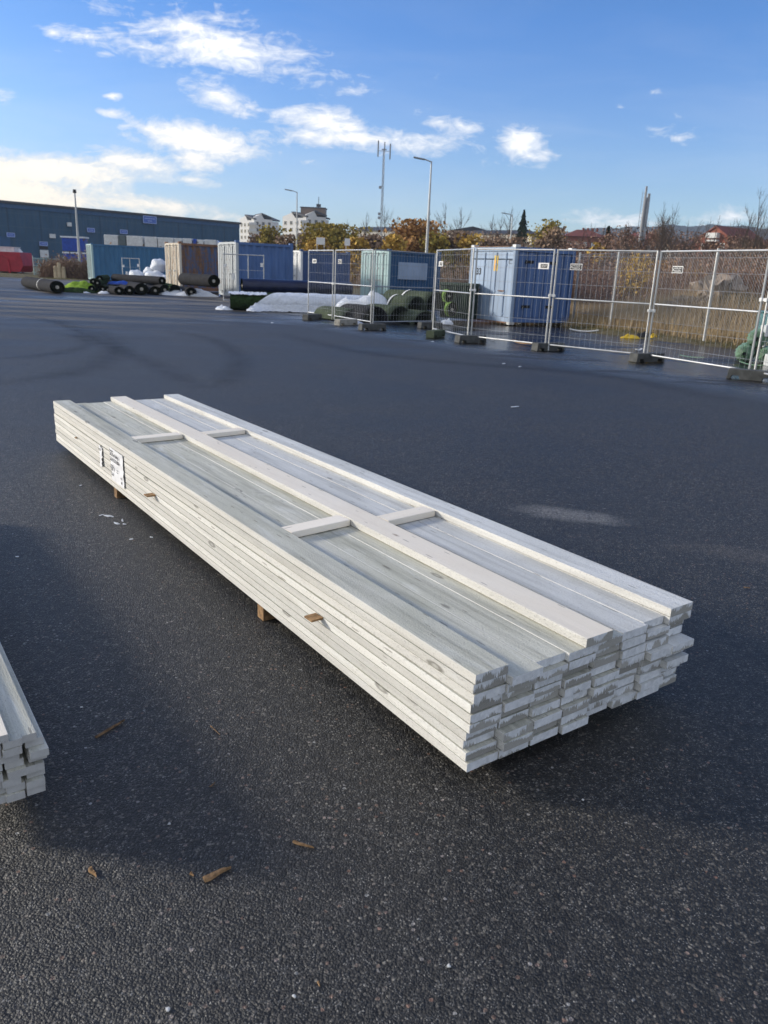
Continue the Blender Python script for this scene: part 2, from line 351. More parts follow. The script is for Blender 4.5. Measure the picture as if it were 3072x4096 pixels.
# asphalt
def asphalt():
    m_, q, p = mat('asphalt'); geo = q.n('ShaderNodeNewGeometry').outputs['Position']
    sp = q.n('ShaderNodeSeparateXYZ', {0: geo}).outputs
    wrp = q.n('ShaderNodeVectorMath', {0: q.noise(geo, 60., 2, .5, 0, True), 1: (.0035, .0035, .0035)}, operation='MULTIPLY').outputs[0]
    gw = q.n('ShaderNodeVectorMath', {0: geo, 1: wrp}, operation='ADD').outputs[0]
    flat = q.vscale(gw, (1, 1, 0))
    v1 = q.n('ShaderNodeTexVoronoi', {'Vector': flat, 'Scale': 150., 'Randomness': 1.}, voronoi_dimensions='2D')
    v2 = q.n('ShaderNodeTexVoronoi', {'Vector': flat, 'Scale': 340., 'Randomness': 1.}, voronoi_dimensions='2D')
    v3 = q.n('ShaderNodeTexVoronoi', {'Vector': flat, 'Scale': 62., 'Randomness': 1.}, voronoi_dimensions='2D')
    c1 = q.n('ShaderNodeSeparateColor', {0: v1.outputs['Color']}).outputs[0]; c2 = q.n('ShaderNodeSeparateColor', {0: v2.outputs['Color']}).outputs[0]
    c3 = q.n('ShaderNodeSeparateColor', {0: v3.outputs['Color']}).outputs
    stone = q.ramp(c1, [(0, (.013, .013, .013)), (.52, (.026, .024, .021)), (.76, (.060, .056, .049)), (.90, (.12, .11, .094)), (1, (.32, .295, .25))])
    fine = q.ramp(c2, [(0, (.012, .012, .013)), (.7, (.028, .028, .027)), (.88, (.10, .096, .086)), (1, (.45, .43, .39))])
    col = q.mix(q.mr(q.noise(geo, 35., 3), .42, .58), stone, fine)
    # a few larger pale or rusty chips
    d3 = v3.outputs['Distance']
    big = q.m('MULTIPLY', q.m('GREATER_THAN', c3[0], .93), q.m('LESS_THAN', d3, .30))
    bigc = q.ramp(c3[1], [(0, (.16, .15, .14)), (.5, (.24, .20, .16)), (.8, (.30, .17, .12)), (1, (.45, .45, .43))])
    col = q.mix(big, col, bigc)
    # gaps between stones
    gap = q.mr(v1.outputs['Distance'], .45, .8, 0, 1)
    col = q.mix(q.m('MULTIPLY', gap, .6), col, (.010, .010, .011))
    patchy = q.noise(geo, .55, 6, .6); patch2 = q.noise(q.vscale(geo, (.35, .12, 0)), 1., 6, .6, .6)
    col = q.mix(1.0, col, q.mr(patchy, .3, .7, .42, .76), 'MULTIPLY')
    mid = q.noise(geo, 22., 4, .7); mid2 = q.noise(geo, 5., 5, .65)
    col = q.mix(1.0, col, q.mr(mid, .32, .68, .50, 1.5), 'MULTIPLY'); col = q.mix(1.0, col, q.mr(mid2, .3, .7, .85, 1.15), 'MULTIPLY')
    # worn dusty streaks far left and a dry dusty smear near the stack
    far = q.mr(sp[1], 14., 26., 0, 1)
    streak = q.m('MULTIPLY', q.mr(q.noise(q.vscale(geo, (.10, .9, 0)), 1., 5, .6, .8), .48, .60), q.m('MULTIPLY', far, q.mr(sp[0], -2., -8., 0, 1)))
    
    def ell(cx, cy, ax, ay, ang):
        dx = q.m('SUBTRACT', sp[0], cx); dy = q.m('SUBTRACT', sp[1], cy); ca, sa = math.cos(R(ang)), math.sin(R(ang))
        e1 = q.m('DIVIDE', q.m('ADD', q.m('MULTIPLY', dx, ca), q.m('MULTIPLY', dy, sa)), ax)
        e2 = q.m('DIVIDE', q.m('SUBTRACT', q.m('MULTIPLY', dy, ca), q.m('MULTIPLY', dx, sa)), ay)
        return q.m('ADD', q.m('MULTIPLY', e1, e1), q.m('MULTIPLY', e2, e2))
    sm = q.m('ADD', ell(1.22, 4.80, .42, .17, -18), q.m('MULTIPLY', q.m('SUBTRACT', q.noise(geo, 6., 5, .6), .5), 1.6))
    smk = q.mr(sm, 1.1, .1, 0, 1)
    grit = q.mr(c1, .30, .8, .25, 1)
    col = q.mix(q.m('MULTIPLY', q.m('MULTIPLY', smk, grit), .75), col, (.27, .26, .24))
    sm2 = q.mr(q.m('ADD', ell(2.3, 4.1, .8, .16, -16), q.m('MULTIPLY', q.m('SUBTRACT', q.noise(geo, 5., 5, .6), .5), 1.6)), 1.1, 0., 0, .3)
    col = q.mix(q.m('MULTIPLY', sm2, grit), col, (.20, .17, .14))
    # wet zone along the mesh fence
    p0 = Vector((-2.8, 26.1)); p1 = Vector((6.1, 13.2)); dd = (p1-p0).normalized(); nn = Vector((-dd.y, dd.x))
    dist = q.m('ADD', q.m('MULTIPLY', q.m('SUBTRACT', sp[0], p0.x), nn.x), q.m('MULTIPLY', q.m('SUBTRACT', sp[1], p0.y), nn.y))
    inside = q.m('MULTIPLY', q.mr(dist, -2.6, -.9, 0, 1), q.mr(sp[0], -6., -3., 0, 1))
    wn = q.noise(q.vscale(geo, (.35, .8, 0)), 1., 5, .6, .5)
    wet = q.m('MULTIPLY', inside, q.mr(wn, .38, .46, 0, 1))
    damp = q.m('MULTIPLY', q.mr(q.noise(q.vscale(geo, (.12, .3, 0)), 1., 4, .55, .4), .52, .66, 0, .75), q.mr(sp[1], 13., 22., 0, 1))
    wetall = q.m('MAXIMUM', wet, q.m('MULTIPLY', damp, q.mr(patch2, .35, .5)))
    col = q.mix(wetall, col, q.mix(1.0, col, (.55, .55, .57), 'MULTIPLY'))
    col = q.mix(q.m('MULTIPLY', streak, .5), col, (.30, .27, .23))
    rough = q.mr(q.m('MULTIPLY', wetall, q.m('SUBTRACT', 1., streak)), 0, 1, .52, .13)
    rough = q.m('ADD', rough, q.m('MULTIPLY', streak, .25))
    rough = q.m('ADD', rough, q.m('MULTIPLY', q.m('SUBTRACT', patchy, .5), .2))
    h = q.m('ADD', q.m('MULTIPLY', q.m('SUBTRACT', 1., v1.outputs['Distance']), .55), q.m('MULTIPLY', q.m('SUBTRACT', 1., v2.outputs['Distance']), .25))
    h = q.m('ADD', h, q.m('MULTIPLY', q.noise(geo, 70., 4, .65), .55)); h = q.m('ADD', h, q.m('MULTIPLY', q.mr(c1, .5, 1.), .35))
    h = q.m('ADD', h, q.m('MULTIPLY', mid, 1.2))
    h = q.m('MULTIPLY', h, q.mr(wet, 0, 1, 1, .25))
    setp(q, p, col=col, rough=rough, spec=.50, nrm=bump(q, h, .75, .0075)); return m_
MT['asphalt'] = asphalt()

def soil():
    m_, q, p = mat('dry_grass_soil'); geo = q.n('ShaderNodeNewGeometry').outputs['Position']
    n1 = q.noise(geo, .25, 6, .6); n2 = q.noise(geo, 5., 5, .65)
    c1 = q.mix(q.mr(n1, .35, .65), (.13, .105, .06), (.165, .13, .08)); c1 = q.mix(q.mr(n2, .35, .65), c1, (.07, .065, .03))
    setp(q, p, col=c1, rough=.95, spec=.2, nrm=bump(q, n2, .8, .08)); return m_
MT['soil'] = soil()
def foliage(name, a, b, c=None, rough=.8):
    m_, q, p = mat(name); geo = q.n('ShaderNodeNewGeometry').outputs['Position']
    n1 = q.noise(geo, .55, 4, .6); n2 = q.noise(geo, 7., 2, .5)
    k = q.mix(q.mr(n1, .35, .65), a, b)
    if c: k = q.mix(q.mr(n2, .5, .62), k, c)
    setp(q, p, col=k, rough=rough, spec=.2); return m_
MT['f_orange'] = foliage('orange_autumn_leaves', (.33, .165, .055), (.25, .14, .055), (.42, .23, .07))
MT['f_gold'] = foliage('golden_autumn_leaves', (.46, .29, .06), (.34, .23, .06), (.55, .36, .07))
MT['f_olive'] = foliage('olive_autumn_leaves', (0.195, 0.180, 0.038), (0.285, 0.210, 0.045), (0.390, 0.270, 0.045))
MT['f_green'] = foliage('dark_needles', (.018, .035, .016), (.028, .045, .022))
MT['f_brown'] = foliage('brown_twig_haze', (0.180, 0.128, 0.090), (0.240, 0.165, 0.112), (0.315, 0.210, 0.135))
MT['f_mauve'] = foliage('mauve_twig_haze', (.235, .150, .115), (.145, .095, .078), (.31, .19, .12))
MT['f_hill'] = foliage('distant_forest', (.03, .042, .04), (.045, .055, .045), (.06, .06, .05))
MT['f_straw'] = foliage('dry_straw_grass', (.40, .295, .165), (.29, .21, .125), (.48, .37, .22))
MT['f_grass'] = foliage('verge_grass', (0.168, 0.168, 0.060), (0.240, 0.216, 0.096), (0.120, 0.132, 0.036))
MT['f_greengrass'] = foliage('green_edge_grass', (.11, .105, .04), (.17, .145, .065))

# timber
def timber(name, a, b, side=None, dark=.52, knot=.0, rough=.72, bareish=False):
    m_, q, p = mat(name); co0 = objco(q); co = rndvec(q, co0, 60.)
    streak = q.noise(q.vscale(co, (1.1, 26, 26)), 1., 7, .65, .3)
    blot = q.noise(q.vscale(co, (2.2, 5, 5)), 1., 5, .6, .6)
    saw = q.noise(q.vscale(co, (170, 28, 28)), 1., 3, .6)
    pores = q.noise(q.vscale(co, (120, 320, 320)), 1., 3, .6)
    k = q.mix(q.mr(blot, .3, .7), a, b)
    k = q.mix(q.mr(streak, .47, .66, 0, min(1., dark*1.25)), k, tuple(x*.56 for x in a))
    k = q.mix(q.mr(pores, .56, .68, 0, .6 if not bareish else .15), k, tuple(x*.5 for x in a))
    if not bareish:     # rubbed white bloom of the treatment
        k = q.mix(q.mr(q.noise(q.vscale(co, (1.6, 9, 9)), 1., 6, .7, .8), .54, .74, 0, .65), k, (.80, .81, .77))
    vv = q.n('ShaderNodeTexVoronoi', {'Vector': q.vscale(co, (2.6, 9., 9.)), 'Scale': 1., 'Randomness': 1.})
    kd = q.m('ADD', vv.outputs['Distance'], q.m('MULTIPLY', q.noise(q.vscale(co, (30, 60, 60)), 1., 2), .05))
    keep = q.m('GREATER_THAN', q.n('ShaderNodeSeparateColor', {0: vv.outputs['Color']}).outputs[0], .35)
    ringm = q.m('MULTIPLY', q.m('MULTIPLY', q.mr(kd, .155, .12, 0, 1), q.mr(kd, .07, .10, .35, 1)), keep)
    k = q.mix(q.m('MULTIPLY', ringm, .8 if knot else .75), k, (.22, .14, .09) if knot else (.20, .19, .16))
    fl = q.n('ShaderNodeTexVoronoi', {'Vector': q.vscale(co, (9, 70, 70)), 'Scale': 1.})      # bark flecks and dirt nicks
    flm = q.m('MULTIPLY', q.m('LESS_THAN', fl.outputs['Distance'], .22), q.m('GREATER_THAN', q.n('ShaderNodeSeparateColor', {0: fl.outputs['Color']}).outputs[1], .87))
    k = q.mix(q.m('MULTIPLY', flm, .5), k, (.12, .10, .07))
    k = q.mix(1.0, k, q.mr(rnd(q), 0, 1, .84, 1.08), 'MULTIPLY')
    h = q.m('ADD', q.m('MULTIPLY', saw, .35), q.m('ADD', q.m('MULTIPLY', pores, .8), q.m('MULTIPLY', streak, .9)))
    setp(q, p, col=k, rough=rough, spec=.32, nrm=bump(q, h, .9 if not bareish else .3, .005)); return m_
MT['t_top'] = timber('treated_timber_face', (.52, .515, .42), (.64, .63, .55))
MT['t_frost'] = timber('frosty_timber_face', (.62, .63, .605), (.76, .77, .755), dark=.36)
MT['t_side'] = timber('treated_timber_edge', (.72, .70, .64), (.80, .785, .735), dark=.34, rough=.8)
MT['t_bare'] = timber('bare_spruce', (.89, .80, .66), (.94, .87, .75), dark=.10, knot=1, bareish=True)
def endgrain(name, paintfrac):
    m_, q, p = mat(name); co0 = objco(q); co = rndvec(q, co0, 40.)
    s = q.n('ShaderNodeSeparateXYZ', {0: co0}).outputs
    rr = rnd(q)
    cen = q.n('ShaderNodeCombineXYZ', {0: 0., 1: q.m('MULTIPLY', q.m('SUBTRACT', rr, .5), .12), 2: q.m('SUBTRACT', q.m('MULTIPLY', rr, .03), .05)}).outputs[0]
    dv = q.n('ShaderNodeVectorMath', {0: q.vscale(co0, (0, 1, 1)), 1: cen}, operation='DISTANCE').outputs['Value']
    ring = q.m('SINE', q.m('ADD', q.m('MULTIPLY', dv, 1500.), q.m('MULTIPLY', q.noise(co, 30., 3), 9.)))
    wood = q.mix(q.mr(ring, -.6, .9, 0, 1), (.44, .43, .39), (.30, .295, .27))
    wood = q.mix(q.mr(q.noise(co, 300., 2), .4, .65), wood, (.36, .35, .32))
    # drips of white treatment run down from the top edge
    yv = q.m('ADD', s[1], q.m('MULTIPLY', rr, 31.))
    n1 = q.n('ShaderNodeTexNoise', {'W': q.m('MULTIPLY', yv, 150.), 'Scale': 1., 'Detail': 3., 'Roughness': .7}, noise_dimensions='1D').outputs[0]
    n2 = q.n('ShaderNodeTexNoise', {'W': q.m('MULTIPLY', yv, 16.), 'Scale': 1., 'Detail': 1.}, noise_dimensions='1D').outputs[0]
    level = q.m('ADD', q.m('MULTIPLY', q.m('SUBTRACT', n1, .5), .050), q.m('MULTIPLY', q.m('SUBTRACT', n2, .5), .055))
    level = q.m('MULTIPLY', level, q.mr(q.m('FRACT', q.m('MULTIPLY', rr, 17.7)), 0, 1, .25, 1.5))
    off = q.mr(q.m('FRACT', q.m('MULTIPLY', rr, 7.31)), 0, 1, .0125, -.028)
    cov = q.mr(q.m('ADD', q.m('SUBTRACT', s[2], off), level), -.0010, .0012, 0, 1)
    edge = q.mr(q.m('ABSOLUTE', s[1]), .0575, .061, 0, 1)
    cov = q.m('MAXIMUM', cov, q.m('MULTIPLY', edge, q.m('GREATER_THAN', n2, .5)))
    paint = q.mix(q.mr(q.noise(co, 60., 4), .3, .7), (.60, .63, .655), (.80, .82, .84))
    paint = q.mix(q.mr(q.noise(co, 18., 5, .7), .5, .72, 0, .6), paint, (.46, .47, .47)); wood = q.mix(1.0, wood, q.mr(q.m('FRACT', q.m('MULTIPLY', rr, 3.7)), 0, 1, .75, 1.15), 'MULTIPLY')
    paint = q.mix(q.m('MULTIPLY', q.mr(ring, -.2, 1., 0, .28), q.mr(q.noise(co, 20., 2), .4, .6)), paint, (.33, .33, .32))
    k = q.mix(cov, wood, paint)
    h = q.m('ADD', q.m('MULTIPLY', cov, 1.2), q.m('ADD', q.m('MULTIPLY', ring, .10), q.m('MULTIPLY', q.noise(co, 220., 3), .7)))
    setp(q, p, col=k, rough=q.mr(cov, 0, 1, .9, .5), spec=.35, nrm=bump(q, h, .6, .0012)); return m_
MT['t_end'] = endgrain('dripping_end_grain', .6)
def cleanend():
    m_, q, p = mat('sawn_end_grain'); co0 = objco(q); rr = rnd(q)
    cen = q.n('ShaderNodeCombineXYZ', {0: 0., 1: q.m('MULTIPLY', q.m('SUBTRACT', rr, .5), .06), 2: q.m('SUBTRACT', q.m('MULTIPLY', rr, .05), .035)}).outputs[0]
    dv = q.n('ShaderNodeVectorMath', {0: q.vscale(co0, (0, 1, 1)), 1: cen}, operation='DISTANCE').outputs['Value']
    ring = q.m('SINE', q.m('ADD', q.m('MULTIPLY', dv, 1900.), q.m('MULTIPLY', q.noise(co0, 30., 3), 6.)))
    k = q.mix(q.mr(ring, -.5, .9), (.50, .50, .49), (.37, .365, .35)); k = q.mix(q.mr(q.noise(rndvec(q, co0, 9.), 25., 4), .4, .7, 0, .6), k, (.56, .57, .56))
    setp(q, p, col=k, rough=.85, nrm=bump(q, q.m('ADD', ring, q.noise(co0, 200., 3)), .4, .0008)); return m_
MT['t_end2'] = cleanend()
print('materials done')

# ---------------------------------------------------------------- ground, yard, hills
YARD = [(-75, -12), (-75, 60), (-40, 60.5), (-25, 62), (-17, 69), (3, 50), (4.0, 32), (5.55, 27.1), (6.15, 23.5), (8.7, 19.8), (12, 15.6), (21, 6), (24, -12)]
def seg_dist(x, y):
    P = np.array(YARD); n = len(P); best = np.full(x.shape, 1e9); ins = np.zeros(x.shape, bool)
    for i in range(n):
        ax, ay = P[i]; bx, by = P[(i+1) % n]; dx, dy = bx-ax, by-ay
        t = np.clip(((x-ax)*dx+(y-ay)*dy)/(dx*dx+dy*dy), 0, 1); best = np.minimum(best, np.hypot(x-ax-t*dx, y-ay-t*dy))
        c = ((ay > y) != (by > y)) & (x < (bx-ax)*(y-ay)/((by-ay) if by != ay else 1e-9)+ax); ins ^= c
    return np.where(ins, -best, best)
def terrain(x, y):
    x = np.asarray(x, float); y = np.asarray(y, float); d = seg_dist(x, y)
    right = np.clip((x-2)/4, 0, 1)*np.clip((y-8)/6, 0, 1)
    h = np.where(d > 0, .02+np.clip(d/5, 0, 1)*(.10+.40*right), -.06)
    h = h + np.where(d > 0, np.clip((d-60)/250, 0, 1)*np.clip((x+60)/120, 0, 1)*3., 0)
    h = h + np.where(d > 0, .85*np.exp(-((x-11.3)**2+(y-26.8)**2)/5.), 0)
    return h
def axis_lines(lo, hi, step, far):
    a = list(np.arange(lo, hi+.01, step)); s = step; q = hi
    while q < far: s *= 1.35; q += s; a.append(q)
    s = step; q = lo
    while q > -far: s *= 1.35; q -= s; a.insert(0, q)
    return np.array(a)
gx = axis_lines(-45, 40, .8, 3600); gy = axis_lines(-5, 75, .8, 3600)
GX, GY = np.meshgrid(gx, gy); GZ = terrain(GX, GY)
nx, ny = len(gx), len(gy)
idx = np.arange(nx*ny).reshape(ny, nx)
mb = MB(); mb.v = [tuple(q) for q in np.stack([GX.ravel(), GY.ravel(), GZ.ravel()], 1)]
mb.f = [tuple(q) for q in np.stack([idx[:-1, :-1].ravel(), idx[:-1, 1:].ravel(), idx[1:, 1:].ravel(), idx[1:, :-1].ravel()], 1)]
struct(mb.build('ground', MT['soil'], smooth=True))
mb = MB()
mb.add([(x, y, 0) for x, y in YARD], [tuple(range(len(YARD)))[::-1]])
struct(mb.build('asphalt_yard', MT['asphalt']))
# rubbery tyre marks left by turning lorries: thin ribbons lying on the asphalt
def tyre_material():
    m_ = bpy.data.materials.new('tyre_rubber_film'); m_.use_nodes = True; t = m_.node_tree; t.nodes.clear(); q = NT(t)
    p = q.n('ShaderNodeBsdfPrincipled'); setp(q, p, col=(.012, .012, .013), rough=.6, spec=.3)
    uvn = q.n('ShaderNodeSeparateXYZ', {0: q.n('ShaderNodeTexCoord').outputs['UV']}).outputs; geo = q.n('ShaderNodeNewGeometry').outputs['Position']
    a = q.m('MULTIPLY', q.mr(uvn[1], 0., .5, 0, 1), q.mr(uvn[1], 1., .5, 0, 1)); a = q.m('MULTIPLY', a, q.m('MULTIPLY', q.mr(uvn[0], 0., .15, 0, 1), q.mr(uvn[0], 1., .8, 0, 1)))
    a = q.m('MULTIPLY', a, q.mr(q.noise(geo, 2.2, 5, .65), .3, .65, .10, .30)); a = q.m('MULTIPLY', a, q.mr(q.noise(geo, 60., 3, .6), .35, .6, .5, 1.))
    mx = q.n('ShaderNodeMixShader', {0: a, 1: q.n('ShaderNodeBsdfTransparent'), 2: p}); q.n('ShaderNodeOutputMaterial', {0: mx}); return m_
TYRE = tyre_material()
def tyre(pts, w_, z):
    P = [gp(*p) for p in pts]; out = []
    for i in range(len(P)-1):
        a, b = P[max(0, i-1)], P[i]; c, d = P[i+1], P[min(len(P)-1, i+2)]
        for k in range(6):
            t = k/6; out.append(.5*((2*b)+(c-a)*t+(2*a-5*b+4*c-d)*t*t+(3*b-a-3*c+d)*t**3))
    out.append(P[-1]); V = []; F = []; U = []
    for i, p in enumerate(out):
        d = (out[min(i+1, len(out)-1)]-out[max(i-1, 0)]); d.z = 0; d.normalize(); nr = Vector((-d.y, d.x, 0))
        for k in (-1, 1): V.append(Vector((p.x, p.y, z))+nr*w_/2*k)
    n = len(out)
    for i in range(n-1): F.append((2*i, 2*i+2, 2*i+3, 2*i+1)); a, b = i/(n-1), (i+1)/(n-1); U += [(a, 0), (b, 0), (b, 1), (a, 1)]
    m_ = MB(); m_.add(V, F); o = m_.build('road_marking_tyre_track', TYRE); ul = o.data.uv_layers.new(name='UVMap')
    for i, u_ in enumerate(U): ul.data[i].uv = u_
    return struct(o)
tyre([(-60, 1545), (180, 1512), (330, 1480), (430, 1435), (465, 1390), (430, 1350), (330, 1312), (200, 1282)], .75, .003)
tyre([(60, 1255), (230, 1292), (400, 1368), (560, 1432), (700, 1500), (800, 1560)], .55, .005)
tyre([(850, 1560), (925, 1500), (955, 1440), (915, 1392), (820, 1350), (640, 1318)], .6, .007)
tyre([(-60, 1440), (150, 1425), (300, 1400), (350, 1372), (300, 1345), (180, 1325)], .5, .009)
tyre([(1100, 1330), (1400, 1400), (1800, 1450), (2400, 1500), (3000, 1620)], .8, .003)
# wooded ridge on the right, 1.3-1.9 km away
def ridge(name, D, pts, mat_, deep=500):
    mb = MB(); n = len(pts); rows = []
    for k, (px, py) in enumerate(pts):
        b = gd(px, D); h = hat(b, py); rows.append((b, h))
    fine = []
    for i in range(n-1):
        for j in range(14):
            t = j/14; b = rows[i][0].lerp(rows[i+1][0], t); h = rows[i][1]*(1-t)+rows[i+1][1]*t
            h *= 1+.05*noise.noise(Vector((b.x*.02, 0, 1)))*1; h += random.uniform(0, D*.0012); fine.append((b, h))
    V = []; F = []; K = 9
    for (b, h) in fine:
        for k in range(K):
            t = k/(K-2)
            if k == K-1: V.append((b.x, b.y+deep, -2)); continue
            nn_ = 1.6*noise.noise(Vector((b.x*.006, t*6., 2.)))+noise.noise(Vector((b.x*.03, t*14., 5.)))
            V.append((b.x, b.y-deep*(1-t), h*(t**1.3)*(1+.12*nn_*(1-t)) - (2 if k == 0 else 0)))
    for i in range(len(fine)-1):
        for k in range(K-1): a = i*K+k; F.append((a, a+K, a+K+1, a+1))
    mb.add(V, F); return struct(mb.build(name, mat_))
ridge('hill', 1500, [(1500, 1060), (1800, 1010), (2080, 955), (2180, 935), (2300, 918), (2450, 915), (2560, 905), (2660, 900), (2760, 908), (2860, 903), (2960, 908), (3060, 912), (3200, 905), (3400, 915), (3700, 920), (4300, 940), (5200, 1080)], MT['f_hill'])

# ---------------------------------------------------------------- the main stack of timber
SO = Vector((.277478, 1.923348, 0)); SYAW = R(125.642)
sa_ = Vector((math.cos(SYAW), math.sin(SYAW), 0)); sb_ = Vector((sa_.y, -sa_.x, 0))
def on_stack(a, b, z): return SO + sa_*a + sb_*b + Vector((0, 0, z))
def board(name, L, W, H, origin, yaw, mats, warp=.0, seed=0, chamfer=.0012, joint=0):
    """a sawn board: local x along its length, y across, z up; rounded arrises, slight bow; faces top/bottom, edges, ends"""
    r = random.Random(seed); n = 15 if L > 1 else 3; mb = MB(); c = chamfer
    prof = [(-W/2+c, -H/2), (W/2-c, -H/2), (W/2, -H/2+c), (W/2, H/2-c), (W/2-c, H/2), (-W/2+c, H/2), (-W/2, H/2-c), (-W/2, -H/2+c)]
    V = []; ph = r.uniform(0, 6); pv = r.uniform(0, 6)
    for i in range(n):
        t = i/(n-1); x = L*t; dy = warp*math.sin(ph+t*3.1); dz = warp*.35*math.sin(pv+t*2.6)
        if i in (0, n-1): x += 0
        for (y, z) in prof: V.append((x, y+dy+r.uniform(-.0003, .0003), z+dz))
    F = []; MI = []
    for i in range(n-1):
        for k in range(8):
            a = i*8+k; b = i*8+(k+1) % 8; F.append((a, b, b+8, a+8)); MI.append(1 if k in (1, 2, 3, 5, 6, 7) else 0)
    F += [tuple(range(8))[::-1], tuple((n-1)*8+k for k in range(8))]; MI += [2, 2]
    mb.v, mb.f, mb.mi = V, F, MI
    o = mb.build(name, mats); o.location = origin; o.rotation_euler = (0, 0, yaw); return o
TM = [MT['t_top'], MT['t_side'], MT['t_end']]; TF = [MT['t_frost'], MT['t_side'], MT['t_end']]
PW, PH, Z0 = .1273, .03245, .0662
COLS = [0, .1290, .2585, .3900, .5250, .6560, .7850, .9000]          # left edges of the eight columns
ORD = ['first', 'second', 'third', 'fourth', 'fifth', 'sixth', 'seventh', 'eighth', 'ninth', 'tenth', 'eleventh']
special = {(1, 1): -.026, (2, 1): -.004, (4, 6): -.028, (4, 7): -.033, (6, 7): -.022, (9, 3): -.010, (8, 1): -.012, (7, 3): -.006, (2, 2): -.008, (3, 5): -.004, (6, 4): -.012, (3, 2): .01, (5, 6): .0, (5, 7): .0, (7, 6): .0}
leftj = [0, 0, .002, .009, .006, .006, .019, .029, .013, .004]
rs = random.Random(21)
for layer in range(10):
    z = Z0 + PH*(9-layer) + PH/2
    if layer >= 3: z -= .0025
    for c in range(8):
        if layer == 0 and c not in (0, 7): continue
        jit = leftj[layer] if c == 0 else (special.get((layer, c)) if (layer, c) in special else rs.uniform(-.008, .022))
        if layer == 0 and c == 7: jit = -.004
        dx = rs.uniform(-.002, .002)*(layer > 1) if c else -(-.001 if layer < 3 else rs.uniform(0, .002))
        if layer == 1: jit += 0.004
        wj = .1235 if layer else PW
        if layer == 1: wj = (COLS[c+1] if c < 7 else COLS[c]+PW)-COLS[c]-{0: .003, 1: .003, 3: .0025, 4: .003, 6: .003}.get(c, .0012); dx = (wj-PW)/2; z += {2: -.0015, 3: .0018, 5: -.0015, 6: .0018}.get(c, 0)
        o = board('timber_board', 5.052-jit+rs.uniform(-.01, .012), wj, PH-.0022-(.0015 if layer else 0), on_stack(jit, COLS[c]+PW/2+dx, z), SYAW, TM if c < 5 else TF, warp=.0022 if 0 < c < 7 else .0008, seed=layer*10+c)
        if layer == 0:
            lab = 'pale grey-green treated board lying raised along the %s edge of the big timber stack' % ('near left' if c == 0 else 'far right')
        else:
            lab = 'whitewashed board of the big stack, %s full layer down, %s from its left corner' % (ORD[layer-1], ORD[c])
        tag(o, lab, 'board', 'boards of the big timber stack')
TB = [MT['t_bare'], MT['t_side'], MT['t_end']]
o = board('timber_board', 5.09, .1265, PH-.001, on_stack(-.010, .4570+PW/2, Z0+PH*9+PH/2+.0005), SYAW, TB, warp=.001, seed=99)
tag(o, 'creamy bare knotty board lying raised along the middle of the big timber stack', 'board', 'boards of the big timber stack')
TS = [MT['t_bare'], MT['t_bare'], MT['t_bare']]
zc = Z0+PH*9+.030/2+.0005
for (a0, b0, a1, b1, lab) in ((1.378, .131, 1.412, .447, 'short pale cross batten on the near left half of the big stack'), (1.315, .593, 1.342, .885, 'short pale cross batten on the near right half of the big stack'),
                              (3.455, .130, 3.475, .447, 'short pale cross batten at the far left of the big stack'), (3.420, .593, 3.452, .885, 'short pale cross batten at the far right of the big stack')):
    p = on_stack(a0, b0, zc); q_ = on_stack(a1, b1, zc); d = q_-p
    tag(board('cross_batten', d.length, .088, .030, p, math.atan2(d.y, d.x), TS, seed=int(a0*100), chamfer=.0025), lab, 'batten', 'cross battens on top of the stack')
for (a0, l_, prot, z, lab) in ((.862, .052, .052, .2262, 'brown sticker lath poking out of the near half of the stack side'), (2.700, .052, .050, .2262, 'brown sticker lath poking out beside the paper delivery note'),
                               (4.370, .03, .012, .2262, 'stub of brown sticker lath near the far end of the stack')):
    # the lath is a thin loose end pushed between two layers
    mb = MB(); mb.box((-prot/2+.004, 0, 0), (prot, l_, .0075))
    o = mb.build('sticker_lath', MT['stick'], bevel=.001); o.location = on_stack(a0, -.0045, z-.0035); o.rotation_euler = (0, 0, SYAW-math.pi/2+R(3)); tag(o, lab, 'lath', 'lath ends poking out of the stack')
for (a0, lab) in ((1.372, 'brown wooden bearer under the near half of the big stack'), (3.480, 'brown wooden bearer under the far half of the big stack')):
    mb = MB(); mb.box((0, .49, .0325), (.058, .985, .065))
    o = mb.build('bearer', MT['stick'], bevel=.002); o.location = on_stack(a0, .006, 0); o.rotation_euler = (0, 0, SYAW-math.pi); tag(o, lab, 'bearer', 'bearers under the big stack')

# delivery note and torn scrap stapled on the sunlit side
def wrinkled(name, outline, mat_, parent, nu=14, nv=18, amp=.006, seed=0, bulge=.010):
    """outline: four corners (along, z): top-left, top-right, bottom-right, bottom-left as seen"""
    tl, tr, br, bl = [Vector(q) for q in outline]; V = []; F = []
    for j in range(nv+1):
        for i in range(nu+1):
            s, t = i/nu, j/nv
            p = (tl.lerp(tr, s)).lerp(bl.lerp(br, s), t)
            k = noise.noise(Vector((s*3+seed, t*4, seed)))*amp + noise.noise(Vector((s*9+seed, t*10, 4)))*amp*.5
            wob = noise.noise(Vector((t*5, seed+7, s*3)))*.006 if i in (0, nu) or j in (0, nv) else 0
            out = .0025 + abs(k) + bulge*(s**6)*(t*.8+.2) + .003*math.sin(t*9+s*2)**2
            V.append(on_stack(p.x+wob, -out, p.y+wob*.6))
    for j in range(nv):
        for i in range(nu): a = j*(nu+1)+i; F.append((a, a+nu+1, a+nu+2, a+1))
    V2 = [q+sb_*.0006 for q in V]; n = len(V)
    mb = MB(); mb.add(V+V2, F+[tuple(n+i for i in f[::-1]) for f in F]); return mb.build(name, mat_, parent, smooth=True)
paper_m = plain('creased_white_paper', (.80, .81, .83), .55, 0, .06, 20., .002, 60.)
note = wrinkled('delivery_note', [(3.515, .329), (3.245, .331), (3.236, .122), (3.500, .112)], paper_m, None, seed=3, bulge=.004)
